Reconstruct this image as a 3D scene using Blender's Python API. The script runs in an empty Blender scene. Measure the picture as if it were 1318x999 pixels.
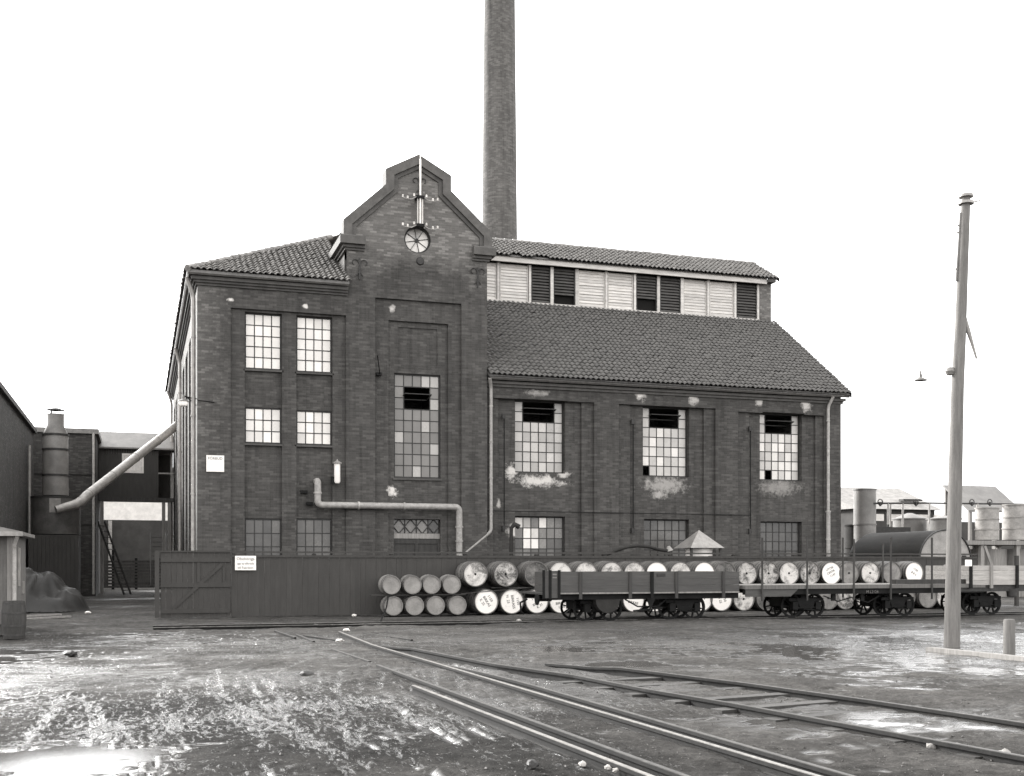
import bpy, bmesh, math, random
import numpy as np
from mathutils import Vector, Matrix
random.seed(7); rng = np.random.default_rng(7)
rad = math.radians
SC = bpy.context.scene
COL = SC.collection

# ------------------------------------------------------------------ camera
TH = rad(18.1); FPX = 1470.0; CX, HY = 659.0, 726.0
CAM = Vector((-1.843, -39.10, 1.62))
F = Vector((math.sin(TH), math.cos(TH), 0)); R = Vector((math.cos(TH), -math.sin(TH), 0))
cd = bpy.data.cameras.new('camera'); cam = bpy.data.objects.new('camera', cd); COL.objects.link(cam)
cam.location = CAM; cam.rotation_euler = (rad(90), 0, -TH)
cd.sensor_width = 36; cd.lens = FPX / 1318 * 36; cd.shift_y = (HY - 499.5) / 1318
cd.clip_end = 6000; SC.camera = cam
# ------------------------------------------------------------------ sky, sun, exposure
SUN_AZ = rad(-30); SUN_EL = rad(24)          # azimuth from +Y towards +X
w = bpy.data.worlds.new('World'); SC.world = w; w.use_nodes = True
nt = w.node_tree; nt.nodes.clear()
sky = nt.nodes.new('ShaderNodeTexSky'); sky.sky_type = 'NISHITA'; sky.sun_disc = False
sky.sun_elevation = SUN_EL; sky.sun_rotation = SUN_AZ; sky.air_density = 1.2; sky.dust_density = 5.0
bw = nt.nodes.new('ShaderNodeRGBToBW')       # black-and-white plate: the sky carries no hue
bg = nt.nodes.new('ShaderNodeBackground'); bg.inputs[1].default_value = 0.12
wo = nt.nodes.new('ShaderNodeOutputWorld')
pw_ = nt.nodes.new('ShaderNodeMath'); pw_.operation = 'POWER'; pw_.inputs[1].default_value = .35     # thin overcast evens the sky out
ml_ = nt.nodes.new('ShaderNodeMath'); ml_.operation = 'MULTIPLY'; ml_.inputs[1].default_value = 6.0
nt.links.new(sky.outputs[0], bw.inputs[0]); nt.links.new(bw.outputs[0], pw_.inputs[0]); nt.links.new(pw_.outputs[0], ml_.inputs[0]); nt.links.new(ml_.outputs[0], bg.inputs[0]); nt.links.new(bg.outputs[0], wo.inputs[0])
sl = bpy.data.lights.new('sun', 'SUN'); sl.energy = 2.8; sl.angle = rad(10); sl.color = (1, .985, .96)
so = bpy.data.objects.new('sun', sl); COL.objects.link(so)
sdir = Vector((math.sin(SUN_AZ) * math.cos(SUN_EL), math.cos(SUN_AZ) * math.cos(SUN_EL), math.sin(SUN_EL)))
so.rotation_euler = (-sdir).to_track_quat('-Z', 'Y').to_euler(); so.location = (-30, 30, 40)
vs = SC.view_settings; vs.view_transform = 'Standard'; vs.look = 'None'; vs.exposure = 1.6; vs.gamma = 1

# ------------------------------------------------------------------ helpers
def ray(px, py): return F + R * ((px - CX) / FPX) + Vector((0, 0, 1)) * ((HY - py) / FPX)
def atY(px, py, Y): d = ray(px, py); return CAM + d * ((Y - CAM.y) / d.y)
def atX(px, py, X): d = ray(px, py); return CAM + d * ((X - CAM.x) / d.x)
def atZ(px, py, Z=0.): d = ray(px, py); return CAM + d * ((Z - CAM.z) / d.z)
def xY(px, Y): return atY(px, 700, Y).x
def zY(px, py, Y): return atY(px, py, Y).z

class MB:
    def __init__(s): s.v = []; s.f = []; s.sm = []
    def face(s, pts, smooth=False):
        i = len(s.v); s.v += [tuple(p) for p in pts]; s.f.append(tuple(range(i, i + len(pts)))); s.sm.append(smooth)
    def box(s, x0, x1, y0, y1, z0, z1):
        i = len(s.v)
        s.v += [(x0,y0,z0),(x1,y0,z0),(x1,y1,z0),(x0,y1,z0),(x0,y0,z1),(x1,y0,z1),(x1,y1,z1),(x0,y1,z1)]
        for q in ((0,3,2,1),(4,5,6,7),(0,1,5,4),(1,2,6,5),(2,3,7,6),(3,0,4,7)):
            s.f.append(tuple(i + k for k in q)); s.sm.append(False)
        return s
    def bar(s, p0, p1, w, h, up=(0,0,1)):
        p0 = Vector(p0); p1 = Vector(p1); d = (p1 - p0).normalized(); up = Vector(up)
        if abs(d.dot(up)) > .99: up = Vector((0,1,0))
        a = d.cross(up).normalized() * (w / 2); b = a.cross(d).normalized() * (h / 2)
        i = len(s.v)
        for p in (p0, p1): s.v += [tuple(p - a - b), tuple(p + a - b), tuple(p + a + b), tuple(p - a + b)]
        for q in ((0,3,2,1),(4,5,6,7),(0,1,5,4),(1,2,6,5),(2,3,7,6),(3,0,4,7)):
            s.f.append(tuple(i + k for k in q)); s.sm.append(False)
        return s
    def tube(s, pts, r, n=10, caps=True):
        pts = [Vector(p) for p in pts]; rs = r if isinstance(r, (list, tuple)) else [r] * len(pts)
        rings = []; a = None
        for k, p in enumerate(pts):
            d = ((pts[k+1] - p) if k < len(pts) - 1 else (p - pts[k-1])).normalized()
            if 0 < k < len(pts) - 1: d = ((pts[k+1] - p).normalized() + (p - pts[k-1]).normalized()).normalized()
            if a is None: a = d.orthogonal().normalized()
            a = (a - d * a.dot(d)).normalized(); b = d.cross(a)
            i = len(s.v)
            for j in range(n):
                t = 2 * math.pi * j / n; s.v.append(tuple(p + (a * math.cos(t) + b * math.sin(t)) * rs[k]))
            rings.append(i)
        for q in range(len(rings) - 1):
            for j in range(n):
                s.f.append((rings[q]+j, rings[q]+(j+1)%n, rings[q+1]+(j+1)%n, rings[q+1]+j)); s.sm.append(True)
        if caps:
            s.face([s.v[rings[0]+j] for j in range(n)][::-1]); s.face([s.v[rings[-1]+j] for j in range(n)])
        return s
    def lathe(s, prof, n=24, o=(0,0,0), ax='z', smooth=True):
        # prof: [(radius, height)], sharp where a point is repeated or the profile turns hard
        q_ = [prof[0]]
        for k in range(1, len(prof) - 1):
            a_ = Vector(prof[k]) - Vector(prof[k-1]); b_ = Vector(prof[k+1]) - Vector(prof[k]); q_.append(prof[k])
            if a_.length > 1e-6 and b_.length > 1e-6 and a_.angle(b_) > .7: q_.append(prof[k])
        prof = q_ + [prof[-1]]; rings = []
        for (r, h) in prof:
            i = len(s.v)
            for j in range(n):
                t = 2 * math.pi * j / n; c, q = r * math.cos(t), r * math.sin(t)
                p = {'z': (c, q, h), 'y': (c, h, q), 'x': (h, c, q)}[ax]
                s.v.append((p[0] + o[0], p[1] + o[1], p[2] + o[2]))
            rings.append(i)
        for k in range(len(prof) - 1):
            if prof[k] == prof[k+1]: continue
            for j in range(n):
                s.f.append((rings[k]+j, rings[k]+(j+1)%n, rings[k+1]+(j+1)%n, rings[k+1]+j)); s.sm.append(smooth)
        return s
    def prism(s, poly, d):      # poly: 3D points, extruded by vector d
        d = Vector(d); P = [Vector(p) for p in poly]; Q = [p + d for p in P]
        s.face(P); s.face(Q[::-1])
        for k in range(len(P)): s.face([P[k], Q[k], Q[(k+1)%len(P)], P[(k+1)%len(P)]])
        return s
    def sweep(s, prof, path, closed=True):   # horizontal path [(x,y)], profile [(out,z)] on the right-hand side
        n = len(path); P = [Vector((p[0], p[1])) for p in path]; rings = []
        for k in range(n):
            def nrm(a, b): d = (b - a).normalized(); return Vector((d.y, -d.x))
            if k == 0: m = nrm(P[0], P[1])
            elif k == n - 1: m = nrm(P[-2], P[-1])
            else:
                a, b = nrm(P[k-1], P[k]), nrm(P[k], P[k+1]); m = (a + b); m = m / (m.dot(a))
            i = len(s.v); rings.append(i)
            for (o_, z) in prof: s.v.append((P[k].x + m.x * o_, P[k].y + m.y * o_, z))
        m_ = len(prof)
        for k in range(n - 1):
            for j in range(m_ if closed else m_ - 1):
                s.f.append((rings[k]+j, rings[k+1]+j, rings[k+1]+(j+1)%m_, rings[k]+(j+1)%m_)); s.sm.append(False)
        if closed:
            for i in (rings[0], rings[-1]): s.face([s.v[i+j] for j in range(m_)])
        return s
    def mesh(s, name, mat=None):
        me = bpy.data.meshes.new(name); me.from_pydata(s.v, [], s.f)
        me.polygons.foreach_set('use_smooth', s.sm)
        if mat: me.materials.append(mat)
        me.update(); return me
    def build(s, name, mat, parent=None, loc=None, kind=None):
        return link(name, s.mesh(name, mat), parent, loc, kind)
def link(name, me, parent=None, loc=None, kind=None):
    o = bpy.data.objects.new(name, me); COL.objects.link(o)
    if parent is not None: o.parent = parent
    if loc is not None: o.location = loc
    if kind: o['kind'] = kind
    return o
def thing(name, label, cat, loc=(0,0,0), group=None, rz=0):
    o = link(name, None, None, loc); o.rotation_euler.z = rz; o.empty_display_size = .2
    return tag(o, label, cat, group)
def tag(o, label, cat, group=None):
    o['label'] = label; o['category'] = cat
    if group: o['group'] = group
    return o
def omat(o, mat):
    o.material_slots[0].link = 'OBJECT'; o.material_slots[0].material = mat
def local(mb, o):
    x, y, z = o; mb.v = [(a - x, b - y, c - z) for a, b, c in mb.v]; return mb

# ------------------------------------------------------------------ materials
def g(v, a=1): return (v * 1.05, v, v * .945, a)
def N(nt, t, **kw):
    n = nt.nodes.new('ShaderNode' + t)
    for k, v in kw.items():
        if k.startswith('i_'):
            key = k[2:]; n.inputs[int(key) if key.isdigit() else key].default_value = v
        else: setattr(n, k, v)
    return n
def newmat(name, rough=.8, spec=.3):
    m = bpy.data.materials.new(name); m.use_nodes = True; nt = m.node_tree
    b = nt.nodes['Principled BSDF']; b.inputs['Roughness'].default_value = rough
    b.inputs['Specular IOR Level'].default_value = spec
    return m, nt, b
def mth(nt, op, a, b=None, c=None, clamp=False):
    n = nt.nodes.new('ShaderNodeMath'); n.operation = op; n.use_clamp = clamp
    for i, x in enumerate((a, b, c)):
        if x is None: continue
        if isinstance(x, (int, float)): n.inputs[i].default_value = x
        else: nt.links.new(x, n.inputs[i])
    return n.outputs[0]
def mixc(nt, fac, a, b, mode='MIX'):
    n = nt.nodes.new('ShaderNodeMix'); n.data_type = 'RGBA'; n.blend_type = mode
    for i, x in ((0, fac), (6, a), (7, b)):
        if isinstance(x, (int, float)): n.inputs[i].default_value = x
        elif isinstance(x, tuple): n.inputs[i].default_value = x
        else: nt.links.new(x, n.inputs[i])
    return n.outputs[2]
def ramp(nt, fac, stops):
    n = nt.nodes.new('ShaderNodeValToRGB'); e = n.color_ramp.elements
    while len(e) < len(stops): e.new(.5)
    for k, (p, c) in enumerate(stops): e[k].position = p; e[k].color = c if isinstance(c, tuple) else g(c)
    nt.links.new(fac, n.inputs[0]); return n.outputs[0]
def noise(nt, vec, scale, detail=4, rough=.6, dist=0):
    n = N(nt, 'TexNoise'); n.inputs['Scale'].default_value = scale; n.inputs['Detail'].default_value = detail
    n.inputs['Roughness'].default_value = rough; n.inputs['Distortion'].default_value = dist
    if vec is not None: nt.links.new(vec, n.inputs['Vector'])
    return n.outputs[0]
def bump(nt, b, h, strength=.4, dist=.02):
    n = N(nt, 'Bump'); n.inputs['Strength'].default_value = strength; n.inputs['Distance'].default_value = dist
    nt.links.new(h, n.inputs['Height']); nt.links.new(n.outputs[0], b.inputs['Normal'])
def pos(nt): return N(nt, 'NewGeometry').outputs['Position']
def weathered(name, v, var=.35, scale=2.5, rough=.75, spec=.3, stretch=None, fine=30, metal=0, bstr=.25, tv=.3):
    m, nt, b = newmat(name, rough, spec); b.inputs['Metallic'].default_value = metal
    p = N(nt, 'TexCoord').outputs['Object']
    if stretch:
        mp = N(nt, 'Mapping'); mp.inputs['Scale'].default_value = stretch; nt.links.new(p, mp.inputs[0]); p = mp.outputs[0]
    oi = N(nt, 'ObjectInfo').outputs['Random']
    off = N(nt, 'VectorMath', operation='ADD'); nt.links.new(p, off.inputs[0])
    sc = N(nt, 'CombineXYZ'); nt.links.new(mth(nt, 'MULTIPLY', oi, 17.), sc.inputs[0]); nt.links.new(mth(nt, 'MULTIPLY', oi, 31.), sc.inputs[2])
    nt.links.new(sc.outputs[0], off.inputs[1]); p = off.outputs[0]
    n1 = noise(nt, p, scale, 5, .65); n2 = noise(nt, p, fine, 3, .6)
    f = mth(nt, 'ADD', mth(nt, 'MULTIPLY', n1, .7), mth(nt, 'MULTIPLY', n2, .3))
    c = ramp(nt, f, [(.3, v * (1 - var)), (.5, v), (.72, v * (1 + var * 1.3))])
    t = mth(nt, 'ADD', mth(nt, 'MULTIPLY', oi, tv), 1 - tv/2)
    c = mixc(nt, 1., c, t, 'MULTIPLY')
    nt.links.new(c, b.inputs['Base Color']); bump(nt, b, n2, bstr, .01)
    return m

def brick_mat(name, v, patches=(), upper=None, rowh=.077, lum=1., round_o=None):
    m, nt, b = newmat(name, .85, .25)
    P = pos(nt); s = N(nt, 'SeparateXYZ'); nt.links.new(P, s.inputs[0]); x, y, z = s.outputs
    if round_o is None: u = mth(nt, 'ADD', x, y)
    else:
        u = mth(nt, 'MULTIPLY', mth(nt, 'ARCTAN2', mth(nt, 'SUBTRACT', y, round_o[1]), mth(nt, 'SUBTRACT', x, round_o[0])), 1.0)
    cb = N(nt, 'CombineXYZ'); nt.links.new(u, cb.inputs[0]); nt.links.new(z, cb.inputs[1])
    br = N(nt, 'TexBrick', offset=.5); nt.links.new(cb.outputs[0], br.inputs['Vector'])
    br.inputs['Scale'].default_value = 1; br.inputs['Brick Width'].default_value = .245; br.inputs['Row Height'].default_value = rowh
    br.inputs['Mortar Size'].default_value = .007; br.inputs['Mortar Smooth'].default_value = .3; br.inputs['Bias'].default_value = -.1
    br.inputs['Color1'].default_value = g(v * .82); br.inputs['Color2'].default_value = g(v * 1.15); br.inputs['Mortar'].default_value = g(v * 1.08)
    b2 = N(nt, 'TexBrick', offset=.5); nt.links.new(cb.outputs[0], b2.inputs['Vector'])
    for q in ('Scale', 'Brick Width', 'Row Height', 'Mortar Size'): b2.inputs[q].default_value = br.inputs[q].default_value
    b2.inputs['Color1'].default_value = (0, 0, 0, 1); b2.inputs['Color2'].default_value = (1, 1, 1, 1); b2.inputs['Mortar'].default_value = (.2, .2, .2, 1)
    n1 = noise(nt, P, .55, 6, .7, .4); n2 = noise(nt, P, 5, 4, .7)
    fleck = ramp(nt, mth(nt, 'ADD', b2.outputs[0], mth(nt, 'MULTIPLY', mth(nt, 'SUBTRACT', n2, .5), .9)), [(.62, (0, 0, 0, 1)), (.95, (1, 1, 1, 1))])
    mp = N(nt, 'Mapping'); mp.inputs['Scale'].default_value = (2.2, 2.2, 7); nt.links.new(P, mp.inputs[0])
    n3 = noise(nt, mp.outputs[0], 1.2, 5, .75)
    soot = ramp(nt, n1, [(.3, (.78,)*3 + (1,)), (.5, (.95,)*3 + (1,)), (.75, (1.15,)*3 + (1,))])
    c = mixc(nt, 1., br.outputs[0], soot, 'MULTIPLY')
    ms = N(nt, 'Mapping'); ms.inputs['Scale'].default_value = (3.2, 3.2, .22); nt.links.new(P, ms.inputs[0])      # soot and rain runs
    c = mixc(nt, 1., c, ramp(nt, noise(nt, ms.outputs[0], 1.1, 5, .7, .3), [(.33, (.72,)*3 + (1,)), (.5, (1.,)*3 + (1,)), (.7, (1.16,)*3 + (1,))]), 'MULTIPLY')
    # pale salt bloom on single bricks, more of it where the wall was never painted
    bloom = ramp(nt, n3, [(.53, (0,0,0,1)), (.70, (1,1,1,1))])
    if upper is not None:
        hi = mth(nt, 'ADD', mth(nt, 'MULTIPLY', mth(nt, 'SUBTRACT', z, upper), .8), mth(nt, 'MULTIPLY', mth(nt, 'SUBTRACT', n1, .5), 3.), clamp=True)
        lo = mth(nt, 'ADD', mth(nt, 'SUBTRACT', .9, mth(nt, 'MULTIPLY', mth(nt, 'ABSOLUTE', x), .9)), mth(nt, 'MULTIPLY', mth(nt, 'SUBTRACT', n2, .5), 1.5), clamp=True)
        side = mth(nt, 'MULTIPLY', lo, mth(nt, 'MULTIPLY', mth(nt, 'SUBTRACT', z, 2.), .12, clamp=True))
        area = mth(nt, 'MAXIMUM', hi, mth(nt, 'MULTIPLY', side, .75))
        c = mixc(nt, mth(nt, 'MULTIPLY', area, .75), c, mixc(nt, 1., br.outputs[0], (2.4, 2.4, 2.4, 1), 'MULTIPLY'))
        k = mth(nt, 'ADD', mth(nt, 'MULTIPLY', area, .5), .09); kf = mth(nt, 'ADD', mth(nt, 'MULTIPLY', area, .42), .08)
    else: k = .1; kf = .14 if round_o else .12
    c = mixc(nt, mth(nt, 'MULTIPLY', bloom, k), c, g(v * 3.4))
    c = mixc(nt, mth(nt, 'MULTIPLY', fleck, kf), c, g(v * (4.2 if round_o is None else 2.6)))
    if patches:
        tot = None; n4 = noise(nt, P, 4.5, 7, .75)
        for (cx, cz, rx, rz, st) in patches:
            a = mth(nt, 'DIVIDE', mth(nt, 'SUBTRACT', x, cx), rx); q = mth(nt, 'DIVIDE', mth(nt, 'SUBTRACT', z, cz), rz)
            d = mth(nt, 'SUBTRACT', 1.0, mth(nt, 'SQRT', mth(nt, 'ADD', mth(nt, 'MULTIPLY', a, a), mth(nt, 'MULTIPLY', q, q))))
            d = mth(nt, 'ADD', mth(nt, 'MULTIPLY', d, 1.1), mth(nt, 'MULTIPLY', mth(nt, 'SUBTRACT', n4, .52), 3.2))
            d = mth(nt, 'MULTIPLY', mth(nt, 'MULTIPLY', d, 1.4, clamp=True), st)
            tot = d if tot is None else mth(nt, 'MAXIMUM', tot, d)
        c = mixc(nt, tot, c, g(.62))
    nt.links.new(c, b.inputs['Base Color'])
    h = mth(nt, 'ADD', mth(nt, 'MULTIPLY', br.outputs['Fac'], -1.), mth(nt, 'MULTIPLY', n2, .6))
    bump(nt, b, h, .5, .012)
    return m

def glass_mat(name, v, rough=.12, spec=.5, var=.15):
    m, nt, b = newmat(name, rough, spec); p = pos(nt)
    oi = N(nt, 'ObjectInfo').outputs['Random']
    n1 = noise(nt, p, 1.6, 5, .7); n2 = noise(nt, p, 14, 3)
    f = mth(nt, 'ADD', mth(nt, 'ADD', mth(nt, 'MULTIPLY', n1, .6), mth(nt, 'MULTIPLY', n2, .15)), mth(nt, 'MULTIPLY', oi, .35))
    c = ramp(nt, f, [(.25, v * (1 - var)), (.55, v), (.8, min(.95, v * (1 + var)))])
    nt.links.new(c, b.inputs['Base Color'])
    nt.links.new(mth(nt, 'ADD', rough, mth(nt, 'MULTIPLY', n1, .25)), b.inputs['Roughness'])
    return m
def head_mat(name, v, dark, lo, hi, rough=.6):
    m, nt, b = newmat(name, rough, .3)
    p = N(nt, 'TexCoord').outputs['Object']; oi = N(nt, 'ObjectInfo').outputs['Random']
    off = N(nt, 'VectorMath', operation='ADD'); nt.links.new(p, off.inputs[0]); cb = N(nt, 'CombineXYZ')
    nt.links.new(mth(nt, 'MULTIPLY', oi, 43.), cb.inputs[0]); nt.links.new(mth(nt, 'MULTIPLY', oi, 71.), cb.inputs[2]); nt.links.new(cb.outputs[0], off.inputs[1])
    n1 = noise(nt, off.outputs[0], 2.6, 6, .7, .6); n2 = noise(nt, off.outputs[0], 24, 3, .7)
    f = mth(nt, 'ADD', mth(nt, 'MULTIPLY', n1, .75), mth(nt, 'MULTIPLY', n2, .25))
    c = ramp(nt, f, [(lo, g(dark)), (hi, g(v))]); nt.links.new(c, b.inputs['Base Color']); bump(nt, b, n2, .15, .01)
    return m
M = {}
M['tile'] = weathered('roof_tile', .17, .45, 3, .55, .4, fine=20)
M['tile_wing'] = weathered('roof_tile_dark', .085, .35, 3, .6, .4, fine=20)
M['mortar'] = weathered('ridge_mortar', .2, .4, 3)
M['white'] = weathered('white_paint', .62, .25, 2, .6)
M['whitewood'] = weathered('white_painted_wood', .5, .3, 2, .65, stretch=(1, 1, 6))
M['darkwood'] = weathered('dark_stained_wood', .04, .4, 3, .7, stretch=(4, 4, .5))
M['fencewood'] = weathered('tarred_fence_wood', .054, .15, 2, .8, .15, stretch=(3, 3, .6), tv=.08)
M['greywood'] = weathered('weathered_grey_wood', .22, .35, 3, .8, stretch=(6, 6, .5))
M['polewood'] = weathered('pole_wood', .15, .4, 2.5, .8, stretch=(7, 7, .6))  # grey lifted so the colour includes the halation fading the pole
M['palewood'] = weathered('pale_plank_wood', .36, .35, 3, .8, stretch=(.6, 5, 8))
M['wagon'] = weathered('wagon_paint', .05, .3, 3, .55, .4, stretch=(.6, 4, 6))
M['black'] = weathered('black_iron', .006, .5, 5, .65, .2)
M['iron'] = weathered('rusty_iron', .03, .5, 6, .6, .35)
M['railside'] = weathered('rail_rust', .012, .5, 8, .7, .2)
M['railtop'] = weathered('rail_worn_steel', .2, .5, 8, .5, .4, metal=.4)
M['raildull'] = weathered('rail_dull_top', .05, .5, 8, .6, .3)
M['zinc'] = weathered('zinc_sheet', .3, .35, 5, .45, .5, metal=.3)
M['zincpale'] = weathered('pale_zinc_pipe', .28, .4, 7, .5, .5)
M['gutter'] = weathered('gutter_metal', .13, .4, 6, .5, .5)
M['cornice'] = weathered('cornice_render', .07, .35, 3, .8)
M['coping'] = weathered('coping_stone', .085, .35, 3, .8)
M['steelframe'] = weathered('window_iron', .028, .3, 6, .6)
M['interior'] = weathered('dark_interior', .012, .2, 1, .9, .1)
M['tankgrey'] = weathered('tank_paint_grey', .15, .35, 1.5, .5, .4)
M['drumgrey'] = weathered('drum_sheet', .085, .45, 2, .6, .3)
M['tankdark'] = weathered('tank_tar', .03, .4, 1.5, .75, .12, stretch=(2, .5, 2))
M['tankpale'] = weathered('pale_paint_and_halation', .25, .4, 2.5, .6)  # halation over the right-hand tanks put into a paler paint tone
M['hutwood'] = weathered('hut_boards', .11, .35, 3, .8, stretch=(6, 6, .5))
M['tarp'] = weathered('tarpaulin', .02, .35, 2, .6)
M['sootwall'] = weathered('sooty_wall', .05, .35, 1.2, .85)
M['paint_black'] = weathered('stencil_paint', .03, .3, 9, .7)
M['paint_grey'] = weathered('faded_lettering', .14, .3, 9, .7)
M['stavewood'] = weathered('barrel_stave', .13, .45, 5, .6, .35, stretch=(5, .7, 5))
M['smallstave'] = weathered('keg_stave', .18, .35, 5, .65, .3, stretch=(5, .7, 5))
M['hoop'] = weathered('barrel_hoop', .035, .5, 8, .5, .5)
M['glass_white'] = glass_mat('whitewash_glare_glass', .68, .15, .4, .16)
M['glass_light'] = glass_mat('dusty_glare_glass', .6, .15, .45, .18)
M['glass_mid'] = glass_mat('dusty_glass', .33, .15, .5, .12)
M['glass_tall'] = glass_mat('dusty_tall_glass', .165, .2, .35, .2)
M['glass_wing'] = glass_mat('dusty_wing_glass', .42, .15, .5, .14)
M['glass_dim'] = glass_mat('sooty_glass', .09, .12, .5, .4)
M['glass_grey'] = glass_mat('grimy_glass', .17, .15, .5, .3)
M['glass_dark'] = glass_mat('dark_glass', .06, .08, .6, .5)
M['head_white'] = head_mat('head_white', .86, .62, .3, .46)
M['head_pale'] = head_mat('head_pale', .6, .14, .38, .54)
M['head_mottled'] = head_mat('head_mottled', .5, .06, .42, .58)
M['head_dark'] = head_mat('head_dark', .22, .035, .42, .66)
M['head_grey'] = head_mat('head_grey', .26, .12, .35, .6)
M['head_keg'] = head_mat('head_keg', .3, .15, .3, .62)

YW = .15                      # wing wall plane
def pm(px, py, rx, ry, st, Y):
    p = atY(px, py, Y); k = (p - CAM).dot(F) / FPX; return (p.x, p.z, rx * k * 1.05, ry * k, st)
patches = [pm(694, 619, 38, 9, .85, YW+.2), pm(657, 607, 9, 12, .85, YW+.2), pm(724, 611, 12, 6, .7, YW+.2),
           pm(855, 624, 32, 14, .42, YW+.2), pm(848, 637, 14, 7, .5, YW+.2), pm(1003, 627, 34, 13, .3, YW+.2), pm(825, 508, 8, 10, 1, YW),
           pm(893, 514, 8, 10, .7, YW), pm(976, 517, 6, 8, .7, YW), pm(1038, 522, 9, 10, .8, YW), pm(505, 632, 7, 9, 1.4, .1),
           pm(660, 684, 10, 9, .9, YW+.2), pm(690, 506, 20, 5, .4, YW), pm(393, 394, 4, 4, 1.3, 0), pm(297, 386, 5, 3, 1.1, 0), pm(505, 398, 5, 6, .7, .1), pm(642, 648, 4, 8, .7, YW+.1)]
M['brick'] = brick_mat('facade_brick', .063, patches, upper=11.5)
M['brick_plain'] = brick_mat('yard_brick', .05)

# ------------------------------------------------------------------ factory building
B = thing('factory_building', 'dark brick factory with stepped gable, tiled roofs and louvred roof monitor', 'building', (0, 0, 0))
def relief(name, u0, u1, v0, v1, rects, mat, parent, fr):
    us = sorted({round(x, 4) for x in [u0, u1] + [a for r in rects for a in r[:2]] if u0 <= x <= u1})
    vs_ = sorted({round(x, 4) for x in [v0, v1] + [a for r in rects for a in r[2:4]] if v0 <= x <= v1})
    D = np.zeros((len(us) - 1, len(vs_) - 1))
    for i in range(len(us) - 1):
        for j in range(len(vs_) - 1):
            um, vm = (us[i] + us[i+1]) / 2, (vs_[j] + vs_[j+1]) / 2
            for (a, b, c, d, dep) in rects:
                if a < um < b and c < vm < d: D[i, j] = dep
    mb = MB()
    for i in range(len(us) - 1):
        for j in range(len(vs_) - 1):
            d = D[i, j]; a, b, c, e = us[i], us[i+1], vs_[j], vs_[j+1]
            mb.face([fr(a, c, d), fr(b, c, d), fr(b, e, d), fr(a, e, d)])
            if i + 1 < len(us) - 1 and D[i+1, j] != d:
                q = D[i+1, j]; mb.face([fr(b, c, d), fr(b, c, q), fr(b, e, q), fr(b, e, d)])
            if j + 1 < len(vs_) - 1 and D[i, j+1] != d:
                q = D[i, j+1]; mb.face([fr(a, e, d), fr(b, e, d), fr(b, e, q), fr(a, e, q)])
    return mb.build(name, mat, parent)
def rc(p0, p1, top, bot, dep, Y):      # photo-measured rectangle on plane Y
    return (xY(p0, Y), xY(p1, Y), 0. if bot is None else zY(p0, bot, Y), zY(p0, top, Y), dep)

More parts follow.
